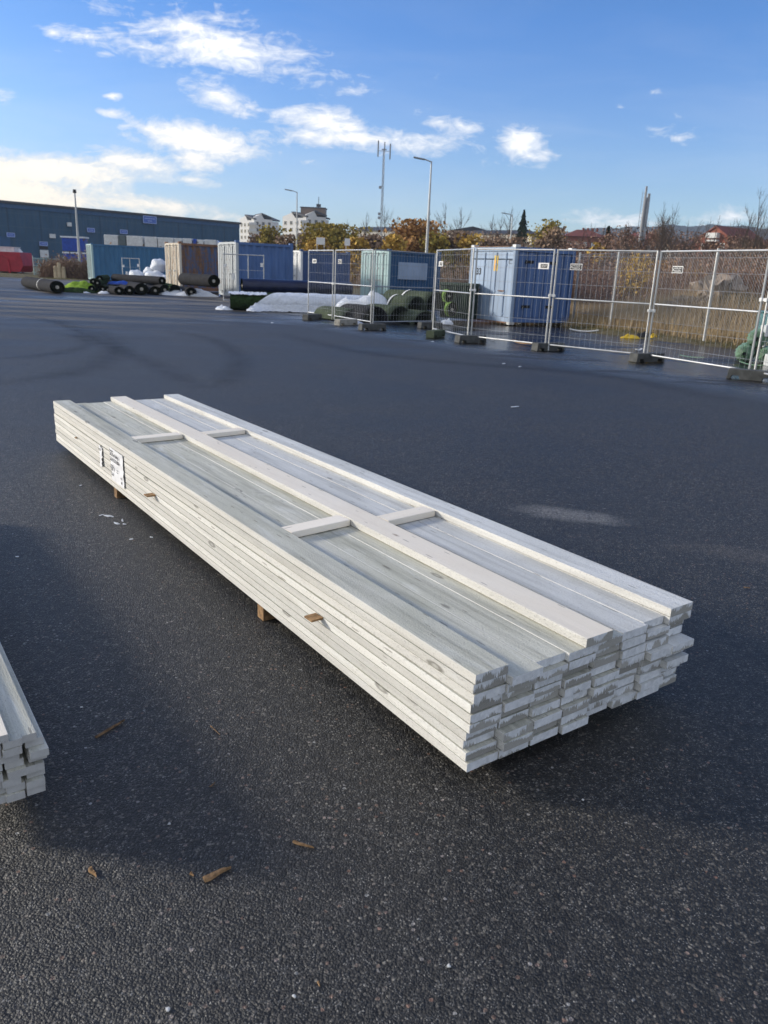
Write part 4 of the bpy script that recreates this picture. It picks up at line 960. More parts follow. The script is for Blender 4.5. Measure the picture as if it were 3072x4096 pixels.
heap(gd(482, 40.5)+Vector((0, 0, .38)), .62, .35, .20, 'bluetarp', 'bright blue plastic sheet lying over the grey rolls', 'plastic_sheet', 'plastic sheet', 5, .4)
heap(gd(755, 39.6), 1.5, .7, .30, 'film', 'white plastic film around the rolls before the cream-fronted container', 'plastic_sheet', 'plastic sheet', 8, .9)
heap(gd(415, 37.7), .28, .2, .14, 'film', 'small white rag in front of the dark green bundle', 'plastic_sheet', 'plastic sheet', 12, .6)
heap(gd(337, 37.7), .30, .2, .08, 'film', 'white rag at the foot of the lime green turf', 'plastic_sheet', 'plastic sheet', 14, .6)
def sack(c, r, lab, mt='film', sq=(1, .8, .75), seed=0):
    m_ = MB(); m_.sphere((0, 0, r*sq[2]*.95), r, 22, 14, sq, .16); o = m_.build('wrapped_sack', MT[mt], smooth=True); o.location = c; tag(o, lab, 'sack', 'white wrapped sacks behind the rolls'); return o
for (px, D, z, r, lab) in ((548, 49, .30, .50, 'bulging white sack behind the frame'), (585, 48, 0, .52, 'white sack standing low right of the frame'), (622, 48, .15, .62, 'big white wrapped bale left of the cream container front'), (640, 48.4, 1.0, .50, 'white crumpled bale on top of the big one'), (655, 47, 0, .55, 'white sack touching the cream container front'), (600, 48.6, .75, .34, 'small white bundle leaning between the bales')):
    p = gd(px, D); p.z = z; sack(p, r, lab)
# navy roll on the wrapped roll pair
a = gd(968, 30.4); roll(a, gd(1400, 32.0), .27, 'navy', 'long navy blue roll lying behind the wrapped turf rolls', zc=.80, sq=1.0, name='tarpaulin_roll', cat='roll')
for (px, D, lab) in ((922, 28.2, 'film-wrapped green turf roll, front one of the three'), (948, 28.9, 'film-wrapped green turf roll, middle one of the three'), (972, 30.2, 'film-wrapped green turf roll, rear one under the navy roll')):
    a = gd(px, D); roll(a, a+(gd(1500, D+.9)-a).normalized()*4.7, .31, 'filmgreen' if 0 else 'greenturf', lab, sq=.95, coremat='core', turns=True)
def drape():
    a = gd(985, 28.2); b = gd(1500, 29.1); ax = (b-a); L = ax.length; ax.normalize(); nr = Vector((ax.y, -ax.x, 0)); V = []; F = []; nu, nv = 130, 40
    for i in range(nu+1):
        s_ = i/nu; x = L*s_
        spread = .06+.22*abs(noise.noise(Vector((x*1.1, 2, 1))))+(.50*max(0, 1-abs(s_-.05)/.16))+(.35*max(0, (s_-.86)/.14))
        start = max(0, (.32-s_)/.32)*.90           # the sheet is pulled down at its left end
        for j in range(nv+1):
            t = start+(1-start)*j/nv
            cr = .018*noise.noise(Vector((x*2.2+t*3, t*5, 1)))+.012*noise.noise(Vector((x*8+t*7, t*6, 2)))+.016*abs(noise.noise(Vector((x*4-t*6, t*3, 5))))
            if t < .25: y = -.85+.85*t/.25; z = .625+.05*math.sin(t/.25*math.pi)*-1+cr+.02   # across the tops of the rolls
            elif t < .72:
                th = math.pi/2*(1-(t-.25)/.47*1.15); rr_ = .335+cr; y = math.cos(th)*rr_+(.05*(t-.25)); z = .31+math.sin(th)*rr_*.98
                if th < 0: z = .31-(-th)*.9*.5
            else:
                q = min(1.0, (t-.72)/.28); y = .345+.03+spread*q; z = .235*(1-q)**1.6+.012+(.07*abs(noise.noise(Vector((x*4.3, q*4, 9))))+.04*abs(noise.noise(Vector((x*11, q*9, 3)))))*(1-(q*.3))
            V.append(a+ax*x+nr*y+Vector((0, 0, z)))
    for i in range(nu):
        for j in range(nv): q = i*(nv+1)+j; F.append((q, q+1, q+nv+2, q+nv+1))
    m_ = MB(); m_.add(V, F); o = m_.build('plastic_sheet', MT['film'], smooth=True); tag(o, 'long white plastic film draped over the green turf rolls', 'plastic sheet')
    # narrow strip of film left on top of the exposed left ends
    V = []; F = []; a2 = gd(915, 28.15)
    for i in range(25):
        for j in range(9):
            x = 1.35*i/24; y = .25-1.1*j/8; V.append(a2+ax*x+nr*y+Vector((0, 0, .60-.25*max(0.0, y)**1.2+.03*noise.noise(Vector((x*5, y*6, 2)))+.05*abs(noise.noise(Vector((x*9, y*3, 4)))))))
    for i in range(24):
        for j in range(8): q = i*9+j; F.append((q, q+1, q+10, q+9))
    m_ = MB(); m_.add(V, F); o = m_.build('plastic_sheet', MT['film'], smooth=True); tag(o, 'narrow strip of white film on top of the bare left roll ends', 'plastic sheet')
drape()
heap(gd(897, 28.0), .30, .22, .14, 'film', 'crumpled film tail at the left end of the wrapped rolls', 'plastic_sheet', 'plastic sheet', 22, .8)
heap(gd(1385, 25.8), .5, .3, .12, 'film', 'crumpled film lying behind the leftmost fence joint', 'plastic_sheet', 'plastic sheet', 24, .8)
# curved olive turf mats (half-pipe humps)
def hump(pxa, D, lenv, r, mt, lab, z=0., strap=None, hgt=1., th=.035):
    a = gd(pxa, D); ax = Vector(lenv).normalized(); L = Vector(lenv).length; t = empty('turf_mat', (a.x, a.y, z), math.atan2(ax.y, ax.x)); n = 22; V = []; F = []
    prof = []
    for i in range(n+1):
        q = math.pi*i/n; prof.append((math.cos(q)*r, math.sin(q)*r*hgt))
    prof = [(r*1.35, .02)]+prof+[(-r*1.35, .02)]
    for j in range(7):
        x = L*j/6
        for (y, zz) in prof: V.append((x, y, zz+.02*noise.noise(Vector((x, y*2, L)))+.02))
    m = len(prof)
    for j in range(6):
        for i in range(m-1): q = j*m+i; F.append((q, q+1, q+m+1, q+m))
    o = len(V); V += [(x, y*(1-th/r), zz-th) for (x, y, zz) in V]; F += [tuple(o+k for k in f[::-1]) for f in F]
    for i in range(m-1): F.append((i, o+i, o+i+1, i+1))
    m_ = MB(); m_.add(V, F); m_.build('curved_mat', MT[mt], t, smooth=True)
    if strap is not None:
        V = []; F = []
        for i in range(n+1):
            q = math.pi*i/n
            for xo in (0, .07): V.append((strap+xo, math.cos(q)*(r+.035), math.sin(q)*r*hgt+.045))
        for i in range(n): F.append((2*i, 2*i+2, 2*i+3, 2*i+1))
        m_ = MB(); m_.add(V, F); m_.build('strap', MT['white'], t)
    # dark rolled layers inside
    m_ = MB(); m_.cyl((.25, 0, r*.46*hgt), (L-.1, 0, r*.46*hgt), r*.46*hgt, n=18); m_.build('inner_roll', MT['dark_core'], t)
    return tag(t, lab, 'turf mat', 'stiff olive turf mats bent into humps')
hump(1665, 25.6, (-1.5, 1.5, 0), .50, 'olive', 'olive turf hump with a white strap, in the middle of the pile', z=.26, strap=.85, hgt=1.05)
hump(1742, 26.5, (-1.5, 1.6, 0), .55, 'olive', 'tallest olive turf hump, at the right of the pile', z=.35, strap=1.2, hgt=1.05)
hump(1600, 24.9, (-1.4, 1.5, 0), .52, 'olive', 'low dark olive turf hump under the strapped one', z=.0, hgt=.95)
hump(1700, 24.8, (-1.2, 1.5, 0), .48, 'olive', 'low olive turf hump below the tallest one', z=.0, hgt=.8)
hump(1500, 24.2, (-.9, 1.3, 0), .50, 'grey_turf', 'grey domed turf mat behind the corner fence post', z=.0, hgt=.95)
hump(1412, 24.6, (-1.0, 1.2, 0), .45, 'olive', 'flat green turf hump behind the second fence panel', z=.0, hgt=.8)
heap(gd(1462, 26.2)+Vector((0, 0, .35)), .95, .5, .42, 'film', 'bright white plastic sheet spread over the low humps', 'plastic_sheet', 'plastic sheet', 31, .8)
heap(gd(1410, 23.1), .4, .16, .10, 'film', 'thin white plastic lying under the second fence panel', 'plastic_sheet', 'plastic sheet', 35, .8)
# dark green dumpster with lime green bundles
def dumpster():
    K = gd(1752, 27.0); K2 = gd(1846, 26.6); d = K2-K; t = empty('dumpster', K, math.atan2(d.y, d.x)); L = d.length+.3; b = MB(); h = 1.25
    b.prism([(-.62, .10), (.62, .10), (.74, h), (-.74, h)], (0, .75, 0), (L, 0, 0), (0, 1, 0), (0, 0, 1)); b.build('body', MT['binpaint'], t, bevel=.015)
    r_ = MB()
    r_.box((L/2, .0, h-.03), (L+.06, .07, .09)); r_.box((L/2, 1.5, h-.03), (L+.06, .07, .09))
    for x in (.02, L-.02): r_.box((x, .75, h-.03), (.07, 1.43, .09))
    r_.build('rim', MT['binpaint'], t, bevel=.01)
    for x in (L*.2, L*.5, L*.8):
        q = MB(); q.bar((x, .10, .16), (x, -.02, h-.1), .06, .05); q.build('rib', MT['binpaint'], t)
    tag(t, 'dark green steel dumpster behind the narrow-looking fence panel', 'dumpster')
dumpster()
for (px, D, z, r, lab) in ((1791, 25.2, .86, .15, 'upper lime green bundle with a white core before the dumpster'), (1806, 25.0, .46, .17, 'lower lime green bundle before the dumpster')):
    a = gd(px, D); roll(a, a+Vector((-.1, .4, 0)), r, 'limedull', lab, zc=z, sq=1.35, coremat='core', turns=False, grp='lime green bundles')
heap(gd(1786, 24.6)+Vector((0, 0, .02)), .22, .12, .18, 'film', 'white rag hanging at the foot of the lime bundles', 'plastic_sheet', 'plastic sheet', 41, .8)
# behind the fence on the right: plank, yellow plastic, netting rolls
def plank(pa, pb, w_, h_, mt, lab, bend=.08):
    a = gp(*pa); b = gp(*pb); d = b-a; n = 9; V = []; F = []; L = d.length
    for i in range(n):
        t = i/(n-1); z = .02+bend*(2*t-1)**2
        for (y, zz) in ((-w_/2, 0), (w_/2, 0), (w_/2, h_), (-w_/2, h_)): V.append((L*t, y*(1 if i < n-2 else .7), z+zz))
    for i in range(n-1):
        for k in range(4): q = i*4+k; r_ = i*4+(k+1) % 4; F.append((q, r_, r_+4, q+4))
    F += [(3, 2, 1, 0), tuple((n-1)*4+k for k in range(4))]
    m_ = MB(); m_.add(V, F); o = m_.build('bent_strip', MT[mt]); o.location = a; o.rotation_euler = (0, 0, math.atan2(d.y, d.x)); return tag(o, lab, 'strip', 'loose strips lying near the fence')
plank((2277, 1326), (2392, 1332), .16, .025, 'white', 'bent white board on the wet asphalt right of container 33', .05)
plank((2052, 1372), (2128, 1385), .09, .03, 'stick', 'flat pale brown stick just outside the fence before container 33', .03)
plank((2718, 1428), (2815, 1438), .035, .012, 'filmgreen', 'thin pale green strip inside the fence before the netting rolls', .02)
plank((2958, 1456), (3052, 1472), .035, .012, 'filmgreen', 'thin pale green strip below the netting rolls', .03)
plank((2543, 1406), (2566, 1404), .05, .02, 'white', 'short white scrap beside the yellow plastic', .02)
plank((1955, 1362), (1985, 1364), .10, .02, 'film', 'crumpled white strip outside the fence left of the brown stick', .03)
heap(gp(2520, 1354), .26, .10, .10, 'yellow', 'crumpled yellow plastic with a long tail left of the dark bag', 'plastic_sheet', 'plastic sheet', 51, 1.)
heap(gp(2612, 1354), .12, .10, .14, 'yellow', 'crumpled yellow plastic right of the dark bag', 'plastic_sheet', 'plastic sheet', 53, 1.)
heap(gp(2568, 1350), .19, .14, .17, 'black', 'dark plastic bag between the two yellow pieces', 'plastic_bag', 'bag', 55, .6)
def netroll(c, r, ang, lab, L=.75, z=None):
    t = empty('netting_roll', (c.x, c.y, 0), ang); z = r if z is None else z; n = 40; V = []; F = []; prof = [(0, .18), (.02, .45), (.05, .8), (.14, .98), (.3, 1), (L, 1), (L+.1, .8), (L+.1, .2)]
    for j, (x, q) in enumerate(prof):
        for i in range(n): th = 2*math.pi*i/n; k = r*q*(1+.10*math.sin(i*2.5+j*.8)*(1 if j < 5 else .3)); V.append((x+.035*math.sin(i*3.1+j), math.cos(th)*k, z+math.sin(th)*k))
    for j in range(len(prof)-1):
        for i in range(n): a = j*n+i; b = j*n+(i+1) % n; F.append((a, b, b+n, a+n))
    m_ = MB(); m_.add(V, F); m_.build('wrapping', MT['filmgreen'], t, smooth=True)
    c_ = MB(); c_.cyl((.015, 0, z), (.08, 0, z), r*.17, n=12); c_.build('core_hole', MT['cslot'], t)  # dark plug; its colour is the shade inside the hollow core
    return tag(t, lab, 'netting roll', 'green wrapped rolls at the right edge')
nb = gp(2970, 1452); an = R(62)
netroll(nb, .19, an, 'green wrapped roll at the lower left of the right-edge pile')
netroll(nb+Vector((.36, -.16, 0)), .17, an, 'green wrapped roll at the lower right of the right-edge pile', z=.17)
netroll(nb+Vector((.20, .0, 0)), .19, an, 'green wrapped roll on top of the right-edge pile', z=.50)
m_ = MB(); m_.box((0, 0, .45), (.9, .6, .9)); m_.box((0, 0, .93), (.96, .66, .06)); o = m_.build('storage_box', plain('teal_plastic', (.03, .16, .18), .4), bevel=.03); q = gp(3090, 1400); o.location = q; o.rotation_euler = (0, 0, .5); tag(o, 'teal plastic box behind the green wrapped rolls', 'box')
for (px, py, lab) in ((3040, 1385, 'small white carton on the right-edge pile'), (3050, 1432, 'lower white carton beside the green wrapped rolls')):
    m_ = MB(); m_.box((0, 0, .11), (.30, .24, .22)); m_.box((0, 0, .222), (.05, .24, .006)); o = m_.build('carton', MT['boxwhite'], bevel=.01); p = gp(3055, 1458); p.z = .55 if py < 1400 else 0; o.location = p+Vector((.1, -.2 if py > 1400 else .2, 0)); tag(o, lab, 'carton')
print('yard objects done')

# ---------------------------------------------------------------- poles and masts
def lamp_post(px, D, pyt, label, r=.07, arm=-1.2, pym=None):
    b = gd(px, D); h = hat(b, pyt); t = empty('street_lamp', b); p = MB()
    p.cyl((0, 0, -.1), (0, 0, h*.55), r*1.35, r, 10); p.cyl((0, 0, h*.55), (0, 0, h), r*.95, r*.55, 10); p.build('pole', MT['steel_pole'], t)
    if arm:
        a = MB(); a.cyl((0, 0, h-.05), (arm*.45, 0, h+.12), r*.5, r*.45, 6); a.build('arm', MT['steel_pole'], t)
        l_ = MB(); M = Matrix.Rotation(math.atan2(.10, -arm*.6) if arm < 0 else -.15, 3, 'Y')
        l_.box((arm*.8, 0, h+.16), (abs(arm)*.75, .30, .10), 0, 0, M); l_.build('lamp_head', MT['galv_dark'], t, bevel=.03)
    else:
        a = MB(); a.cyl((0, 0, h), (0, 0, h+.28), r*1.5, r*1.3, 10); a.build('lamp_head', MT['cslot'], t)
    return tag(t, label, 'street lamp' if arm else 'pole', 'tall poles standing behind the yard')
lamp_post(324, 70, 772, 'tall grey pole with a small dark cap before the blue warehouse', .10, 0)
lamp_post(1186, 90, 768, 'street lamp rising in front of the white tower blocks', .09, -1.15)
lamp_post(1697, 62, 645, 'tallest street lamp, above the deep blue container', .10, -1.15)
lamp_post(2025, 110, 860, 'distant street lamp left of the dark fir tree', .11, -1.3)
def telecom():
    b = gd(1517, 170); h = hat(b, 600); t = empty('telecom_mast', b); f = MB(); 
    def cor(z): k = .30-.10*z/h; return [Vector((k*math.cos(q), k*math.sin(q), z)) for q in (math.pi/2, math.pi/2+2.094, math.pi/2+4.189)]
    n = 22
    for i in range(n):
        c0, c1 = cor(h*i/n), cor(h*(i+1)/n)
        for k in range(3):
            f.cyl(c0[k], c1[k], .042, n=5, cap=False); f.cyl(c0[k], c1[(k+1) % 3], .03, n=4, cap=False); f.cyl(c1[k], c1[(k+1) % 3], .04, n=4, cap=False)
    f.build('lattice', MT['galv_dark'], t)
    for (x, z0, z1, w_) in ((-1.2, h-1.3, h+1.7, .28), (1.25, h-1.7, h+1.2, .28), (.1, h-.2, h+1.5, .22)):
        q = MB(); q.box((x, 0, (z0+z1)/2), (w_, .3, z1-z0)); q.build('antenna', MT['galv_dark'], t, bevel=.03)
    q = MB(); q.bar((-1.2, 0, h-.2), (1.25, 0, h-.2), .09); q.bar((-.5, 0, h+.1), (.5, 0, h+.1), .2, .2); q.build('crossarm', MT['galv_dark'], t)
    for zz in (h*.72, h*.52, h*.49):
        q = MB(); q.cyl((-.5, -.5, zz), (-.5, -.8, zz), .3, n=10); q.build('dish', MT['galv_dark'], t)
    tag(t, 'slim lattice telecom mast with panel antennas left of the tallest lamp', 'mast')
telecom()
def pylon():
    b = gd(2533, 110); h = hat(b, 765); h2 = hat(gd(2547, 110), 790); t = empty('twin_mast', b); q = MB()
    q.cyl((-.12, 0, -.2), (-.12, 0, h), .27, .15, 10); q.build('pole', MT['conc_pylon'], t)
    q = MB(); q.cyl((.34, .2, -.2), (.34, .2, h2), .34, .26, 10); q.build('pole', MT['galv_dark'], t)
    q = MB()
    for k in range(int(h/.5)): q.bar((-.55, 0, .5+k*.5), (-.2, 0, .5+k*.5), .03)
    q.bar((-.55, 0, .3), (-.55, 0, h), .05); q.build('ladder', MT['galv_dark'], t)
    q = MB(); q.box((-.12, 0, h+.3), (.22, .22, .6)); q.box((.4, .2, h2+.25), (.3, .25, .5)); q.build('top_fitting', MT['conc_pylon'], t)
    tag(t, 'thick twin mast with a ladder rising above the right-hand scrub', 'mast')
pylon()
for (px, D, pyt, lab, w_) in ((1280, 75, 953, 'small pale square sign on two posts before the golden bush', .80), (1385, 75, 957, 'smaller pale sign on one post right of the golden bush', .50)):
    b = gd(px, D); h = hat(b, pyt); t = empty('traffic_sign', b); q = MB()
    for x in ((-.33, .33) if w_ > .6 else (-.12,)): q.cyl((x, 0, 0), (x, 0, h), .035, n=6)
    q.build('post', MT['galv'], t); q = MB(); q.box((0, -.05, h-.25), (w_, .03, .62)); q.build('sign_face', MT['white'], t, bevel=.01); tag(t, lab, 'sign')

# ---------------------------------------------------------------- buildings
def block(label, p0, p1, depth, h, wallmat, roofmat, storeys, cols, name='building', cat='building', roof='flat', rh=3., over=.4, win=(1.2, 1.4), pane='glass', skip=(), ridge=None, group=None, z0=0., endcols=0, drop=0., framed=True):
    """wall from p0 to p1 faces the camera; local x along it, y back; windows are parts with panes as sub-parts"""
    p0 = Vector((p0[0], p0[1], 0)); p1 = Vector((p1[0], p1[1], 0)); d = p1-p0; L = d.length; t = empty(name, p0, math.atan2(d.y, d.x))
    b = MB(); b.box((L/2, depth/2, h/2-1), (L, depth, h+2)); b.build('wall', MT[wallmat], t)
    r_ = MB()
    if roof == 'flat': r_.box((L/2, depth/2, h+.3), (L+over, depth+over, .6))
    elif roof == 'gable': r_.prism([(-over, -.1), (depth+over, -.1), (depth/2, rh)], (-over, 0, h+.003), (L+2*over, 0, 0), (0, 1, 0), (0, 0, 1))
    elif roof == 'hip':
        o_ = over; V = [(-o_, -o_, h), (L+o_, -o_, h), (L+o_, depth+o_, h), (-o_, depth+o_, h), (depth*.45, depth/2, h+rh), (L-depth*.45, depth/2, h+rh)]
        r_.add(V, [(0, 1, 5, 4), (1, 2, 5), (2, 3, 4, 5), (3, 0, 4), (3, 2, 1, 0)])
    elif roof == 'mono': r_.prism([(-over, 0), (depth+over, 0), (depth+over, rh), (-over, .5)], (-over, 0, h+.003), (L+2*over, 0, 0), (0, 1, 0), (0, 0, 1))
    ro = r_.build('roof', MT[roofmat], t) if r_.v else None
    cnt = 0; proto = None; ww, wh = win
    def window(M, x, y, z):
        nonlocal proto
        if proto is None:
            q = MB()
            for (cx, cz, sx, sz) in ((0, wh/2+.06, ww+.24, .12), (0, -wh/2-.06, ww+.24, .12), (-ww/2-.06, 0, .12, wh), (ww/2+.06, 0, .12, wh), (0, 0, .08, wh)): q.box((cx, -.04, cz), (sx, .10, sz))
            f = q.build('window', MT['white'] if framed else MT[wallmat], t); q = MB(); q.box((0, -.012, 0), (ww, .03, wh)); q.build('pane', MT[pane], f); proto = f; o = f
        else: o = copy_tree(proto, t)
        o.location = (x, y, z); o.rotation_euler = (0, 0, M); return o
    sh = h/storeys
    for s_ in range(storeys):
        for c in range(cols):
            if (s_, c) in skip or cnt > 96: continue
            cnt += 1; window(0, L*(c+.5)/cols, -.01, sh*(s_+.55))
    for s_ in range(storeys):
        for c in range(endcols):
            if cnt > 96: continue
            cnt += 1; window(-math.pi/2, -.01, depth*(c+.5)/endcols, sh*(s_+.55))
    tag(t, label, cat, group); return t, ro, L, h
# blue warehouse on the left
def warehouse():
    a = gd(-380, 138); b = gd(960, 190); ha = hat(gd(0, 150), 818); hb = hat(b, 890); h = (ha+hb)/2; d = b-a; L = d.length
    t = empty('warehouse', a, math.atan2(d.y, d.x)); m_, q, p = mat('blue_profiled_cladding'); co = objco(q); sp = q.n('ShaderNodeSeparateXYZ', {0: co}).outputs
    st = q.m('SINE', q.m('MULTIPLY', sp[0], 2*math.pi/1.1)); n1 = q.noise(q.vscale(co, (.6, .6, .25)), 1., 5, .6); pn = q.m('GREATER_THAN', q.m('FRACT', q.m('MULTIPLY', sp[2], .42)), .93); pv = q.m('GREATER_THAN', q.m('FRACT', q.m('MULTIPLY', sp[0], .165)), .955)
    k = q.mix(q.mr(n1, .3, .7), (.027, .078, .140), (.040, .100, .175)); k = q.mix(q.mr(st, -.2, 1, 0, .25), k, (.06, .10, .14)); k = q.mix(q.m('MULTIPLY', pn, .35), k, (.08, .13, .17)); k = q.mix(q.m('MULTIPLY', pv, .45), k, (.018, .035, .06))
    setp(q, p, col=k, rough=.6, spec=.15, nrm=bump(q, st, .6, .05)); MT['clad'] = m_
    w_ = MB(); w_.box((L/2, 30, h/2-.5), (L, 60, h+1)); w_.build('wall', m_, t)
    w_ = MB(); w_.box((L/2, -.08, h-.4), (L, .14, .8)); w_.build('fascia', MT['cdeep'], t)
    w_ = MB(); w_.box((L/2, 30, h+.22), (L+.8, 60.8, .42)); w_.build('roof', MT['roofdark'], t)
    inv = Matrix.Rotation(-math.atan2(d.y, d.x), 3, 'Z')
    def onwall(px, py):          # point of the wall seen at a photo pixel
        r_ = ray(px, py); nrm = Vector((-d.y, d.x, 0)).normalized(); k = (a-Vector((0, 0, CAMH))).dot(nrm)/r_.dot(nrm); P = Vector((0, 0, CAMH))+r_*k; return inv @ (P-a)
    for (x0, y0, x1, y1, nm, mt, out) in ((569, 863, 622, 895, 'wall_sign', 'bluesign', .2), (346, 912, 375, 929, 'wall_sign', 'bluesign', .2), (477, 919, 506, 935, 'wall_sign', 'bluesign', .2), (24, 931, 56, 948, 'wall_sign', 'bluesign', .2),
                                (155, 967, 187, 983, 'wall_sign', 'bluesign', .2), (265, 889, 283, 906, 'vent_box', 'boxwhite', .3), (195, 935, 220, 953, 'notice_board', 'boxwhite', .2), (157, 999, 193, 1031, 'notice_board', 'boxwhite', .2), (157, 984, 190, 997, 'dark_opening', 'cslot', .1),  # dark opening is a flat panel coloured as its inner shade
                                (-10, 944, 42, 1000, 'loading_door', 'cdeep', .2)):
        A0 = onwall(x0, y0); A1 = onwall(x1, y1); w_ = MB(); cx, cz = (A0.x+A1.x)/2, (A0.z+A1.z)/2; sx, sz = abs(A1.x-A0.x), abs(A0.z-A1.z)
        w_.box((cx, -out/2-.16, cz), (sx, out, sz)); o = w_.build(nm, MT[mt], t)
        if nm == 'wall_sign':
            f = MB(); y = -out-.18
            for (xx, zz, u_, v_) in ((cx, cz+sz/2, sx+.1, .12), (cx, cz-sz/2, sx+.1, .12), (cx-sx/2, cz, .12, sz), (cx+sx/2, cz, .12, sz)): f.box((xx, y, zz), (u_, .05, v_))
            f.build('sign_border', MT['signprint'], o); f = MB()
            big = sx > 3
            for row, (zz, ln) in enumerate(((.16, .8), (-.18, .34)) if big else ((0, .62),)):
                n = int(14*ln); 
                for i in range(n): f.box((cx+(i-(n-1)/2)*sx*ln/n, y, cz+zz*sz), (sx*ln/n*.62, .05, sz*(.15 if big else .22)))
            f.build('sign_lettering', MT['signprint'], o)
    tag(t, 'long dark blue profiled warehouse across the left background', 'warehouse')
    return a, b
WA, WB = warehouse()
# white tower blocks with stepped mono-pitch tops
def tower(px0, px1, px2, D, pyt, label, pent=False):
    """two offset slabs: px0-px1 the lit left slab, px1-px2 the shaded right one"""
    a = gd(px0, D+8); b = gd(px1, D); c = gd(px2, D+3); h = hat(b, pyt); t = empty('tower_block', b); mid = b
    for (p, q_, hh, nm) in ((a, b, h*.97, 'left'), (b, c, h, 'right')):
        p = p-mid; q_ = q_-mid; d = q_-p; L = d.length; M = Matrix.Rotation(math.atan2(d.y, d.x), 4, 'Z'); M.translation = p
        w_ = MB(); w_.box((L/2, 6, hh/2-1), (L, 12, hh+2)); o = w_.build('wall', MT['whitewash'], t); o.matrix_local = M
        r_ = MB(); r_.prism([(0, 0), (L*.55, 0), (L*.40, 1.9), (0, .5)], (0, -.02, hh+.002), (0, 12, 0), (1, 0, 0), (0, 0, 1)); g = r_.build('gable', MT['whitewash'], t); g.matrix_local = M
        r_ = MB(); r_.prism([(L*.42, 1.72), (L*1.03, .2), (L*1.03, .75), (L*.42, 2.3)], (0, -.4, hh), (0, 12.8, 0), (1, 0, 0), (0, 0, 1)); g = r_.build('roof', MT['roofdark'], t); g.matrix_local = M
        n = 4 if L > 8 else 3; pr = None
        for s_ in range(8):
            for k in range(n):
                x = L*(k+.5)/n; z = hh*(s_+.6)/8.3
                if pr is None:
                    q = MB(); q.box((0, 0, 0), (1.35, .12, 1.45)); pr = q.build('window', MT['beige'], t); q = MB(); q.box((0, -.075, 0), (1.05, .04, 1.15)); q.build('pane', MT['glass'], pr); w1 = pr
                else: w1 = copy_tree(pr, t)
                w1.location = M @ Vector((x, -.04, z)); w1.rotation_euler = (0, 0, math.atan2(d.y, d.x))
        # balcony stack between the slabs
    q = MB(); q.box((-.3, -1.0, h*.47), (2.6, 1.8, h*.86))
    q.build('balcony_tower', MT['beige'], t)
    for s_ in range(8): q = MB(); q.box((-.3, -1.0, h*(s_+.75)/8.6), (2.8, 2.0, .9)); q.build('balcony', MT['whitewash'], t)
    if pent:
        q = MB(); q.box((2.2, 6.0, h+1.9), (9, 7, 2.4)); q.build('penthouse', MT['penthouse'], t); q = MB(); q.box((2.2, 6.0, h+3.2), (9.5, 7.5, .25)); q.build('roof', MT['roofdark'], t)
        q = MB(); q.cyl((4, 6, h+3.6), (4, 6, h+7.2), .12); q.box((4, 6, h+4.2), (1.6, 1.2, 1.0)); q.build('antenna', MT['roofdark'], t)
    tag(t, label, 'tower block', 'white tower blocks in the distance')
tower(962, 1018, 1090, 330, 874, 'white tower block directly right of the warehouse')
tower(1130, 1222, 1300, 300, 864, 'white tower block with a brown rooftop storey behind the street lamp', True)
# long low housing slabs
a = gd(1400, 210); b = gd(1655, 200); block('long beige housing slab left of the tallest lamp', a, b, 11, hat(b, 922), 'beige', 'roofdark', 3, 9, roof='gable', rh=1.1, win=(.8, .9))
a = gd(1752, 205); b = gd(1800, 190); block('pale gable-ended house just right of the tallest lamp', a, b, 9, hat(b, 918), 'beige', 'roofdark', 3, 1, roof='gable', rh=.9, win=(.7, .8))
a = gd(1800, 188); b = gd(2040, 176); block('long beige housing slab behind the bare birches', a, b, 10, hat(b, 935), 'beige', 'roofdark', 3, 8, roof='gable', rh=1.1, win=(.8, .9))
a = gd(2040, 178); b = gd(2108, 172); t_, _, L_, h_ = block('grey gable house below the dark fir tree', a, b, 8, hat(b, 945), 'beige', 'roofdark', 3, 2, roof='none', win=(.6, .8))
q = MB(); q.prism([(0, 0), (L_, 0), (L_*.35, 1.0)], (0, -.01, h_+.002), (0, 8, 0), (1, 0, 0), (0, 0, 1)); q.build('gable', MT['beige'], t_)
q = MB(); q.prism([(-.2, -.1), (L_*.35, 1.02), (L_+.2, -.1), (L_+.2, .1), (L_*.35, 1.25), (-.2, .1)], (0, -.2, h_+.02), (0, 8.4, 0), (1, 0, 0), (0, 0, 1)); q.build('roof', MT['roofdark'], t_)
# red brick houses
a = gd(2243, 195); b = gd(2398, 195); t_, r_, L_, h_ = block('red brick house with a dark red roof and pale windows, behind container 33', a, b, 7, hat(a, 943), 'brick', 'rooftile', 3, 5, roof='hip', rh=1.7, pane='palepane', win=(.6, .8))
for k in range(4): q = MB(); q.box((L_*(.50+.12*k), 3.5, h_+1.75), (.45, .5, .8)); q.build('chimney', MT['brick'], r_)
a = gd(2455, 200); b = gd(2640, 196); block('long brick house with red roof half hidden behind the twin mast', a, b, 7, hat(a, 955), 'brick', 'rooftile', 3, 7, roof='hip', rh=1.7, pane='palepane', win=(.6, .8))
a = gd(2668, 175); b = gd(2762, 175); block('low pale house between the two right-hand brick houses', a, b, 6, hat(a, 982), 'beige', 'roofdark', 2, 4, roof='gable', rh=.9, win=(.6, .7))
a = gd(2768, 150); b = gd(2875, 145); t_, r_, L_, h_ = block('brick house with steep red gable and white balcony on the right', a, b, 9, hat(a, 952), 'brick', 'rooftile', 3, 3, roof='none', win=(.75, .9))
q = MB(); q.prism([(0, 0), (L_, 0), (L_*.95, .15), (L_*.52, 1.75), (L_*.05, .15)], (0, -.01, h_+.002), (0, 9, 0), (1, 0, 0), (0, 0, 1)); q.build('gable', MT['brick'], t_)
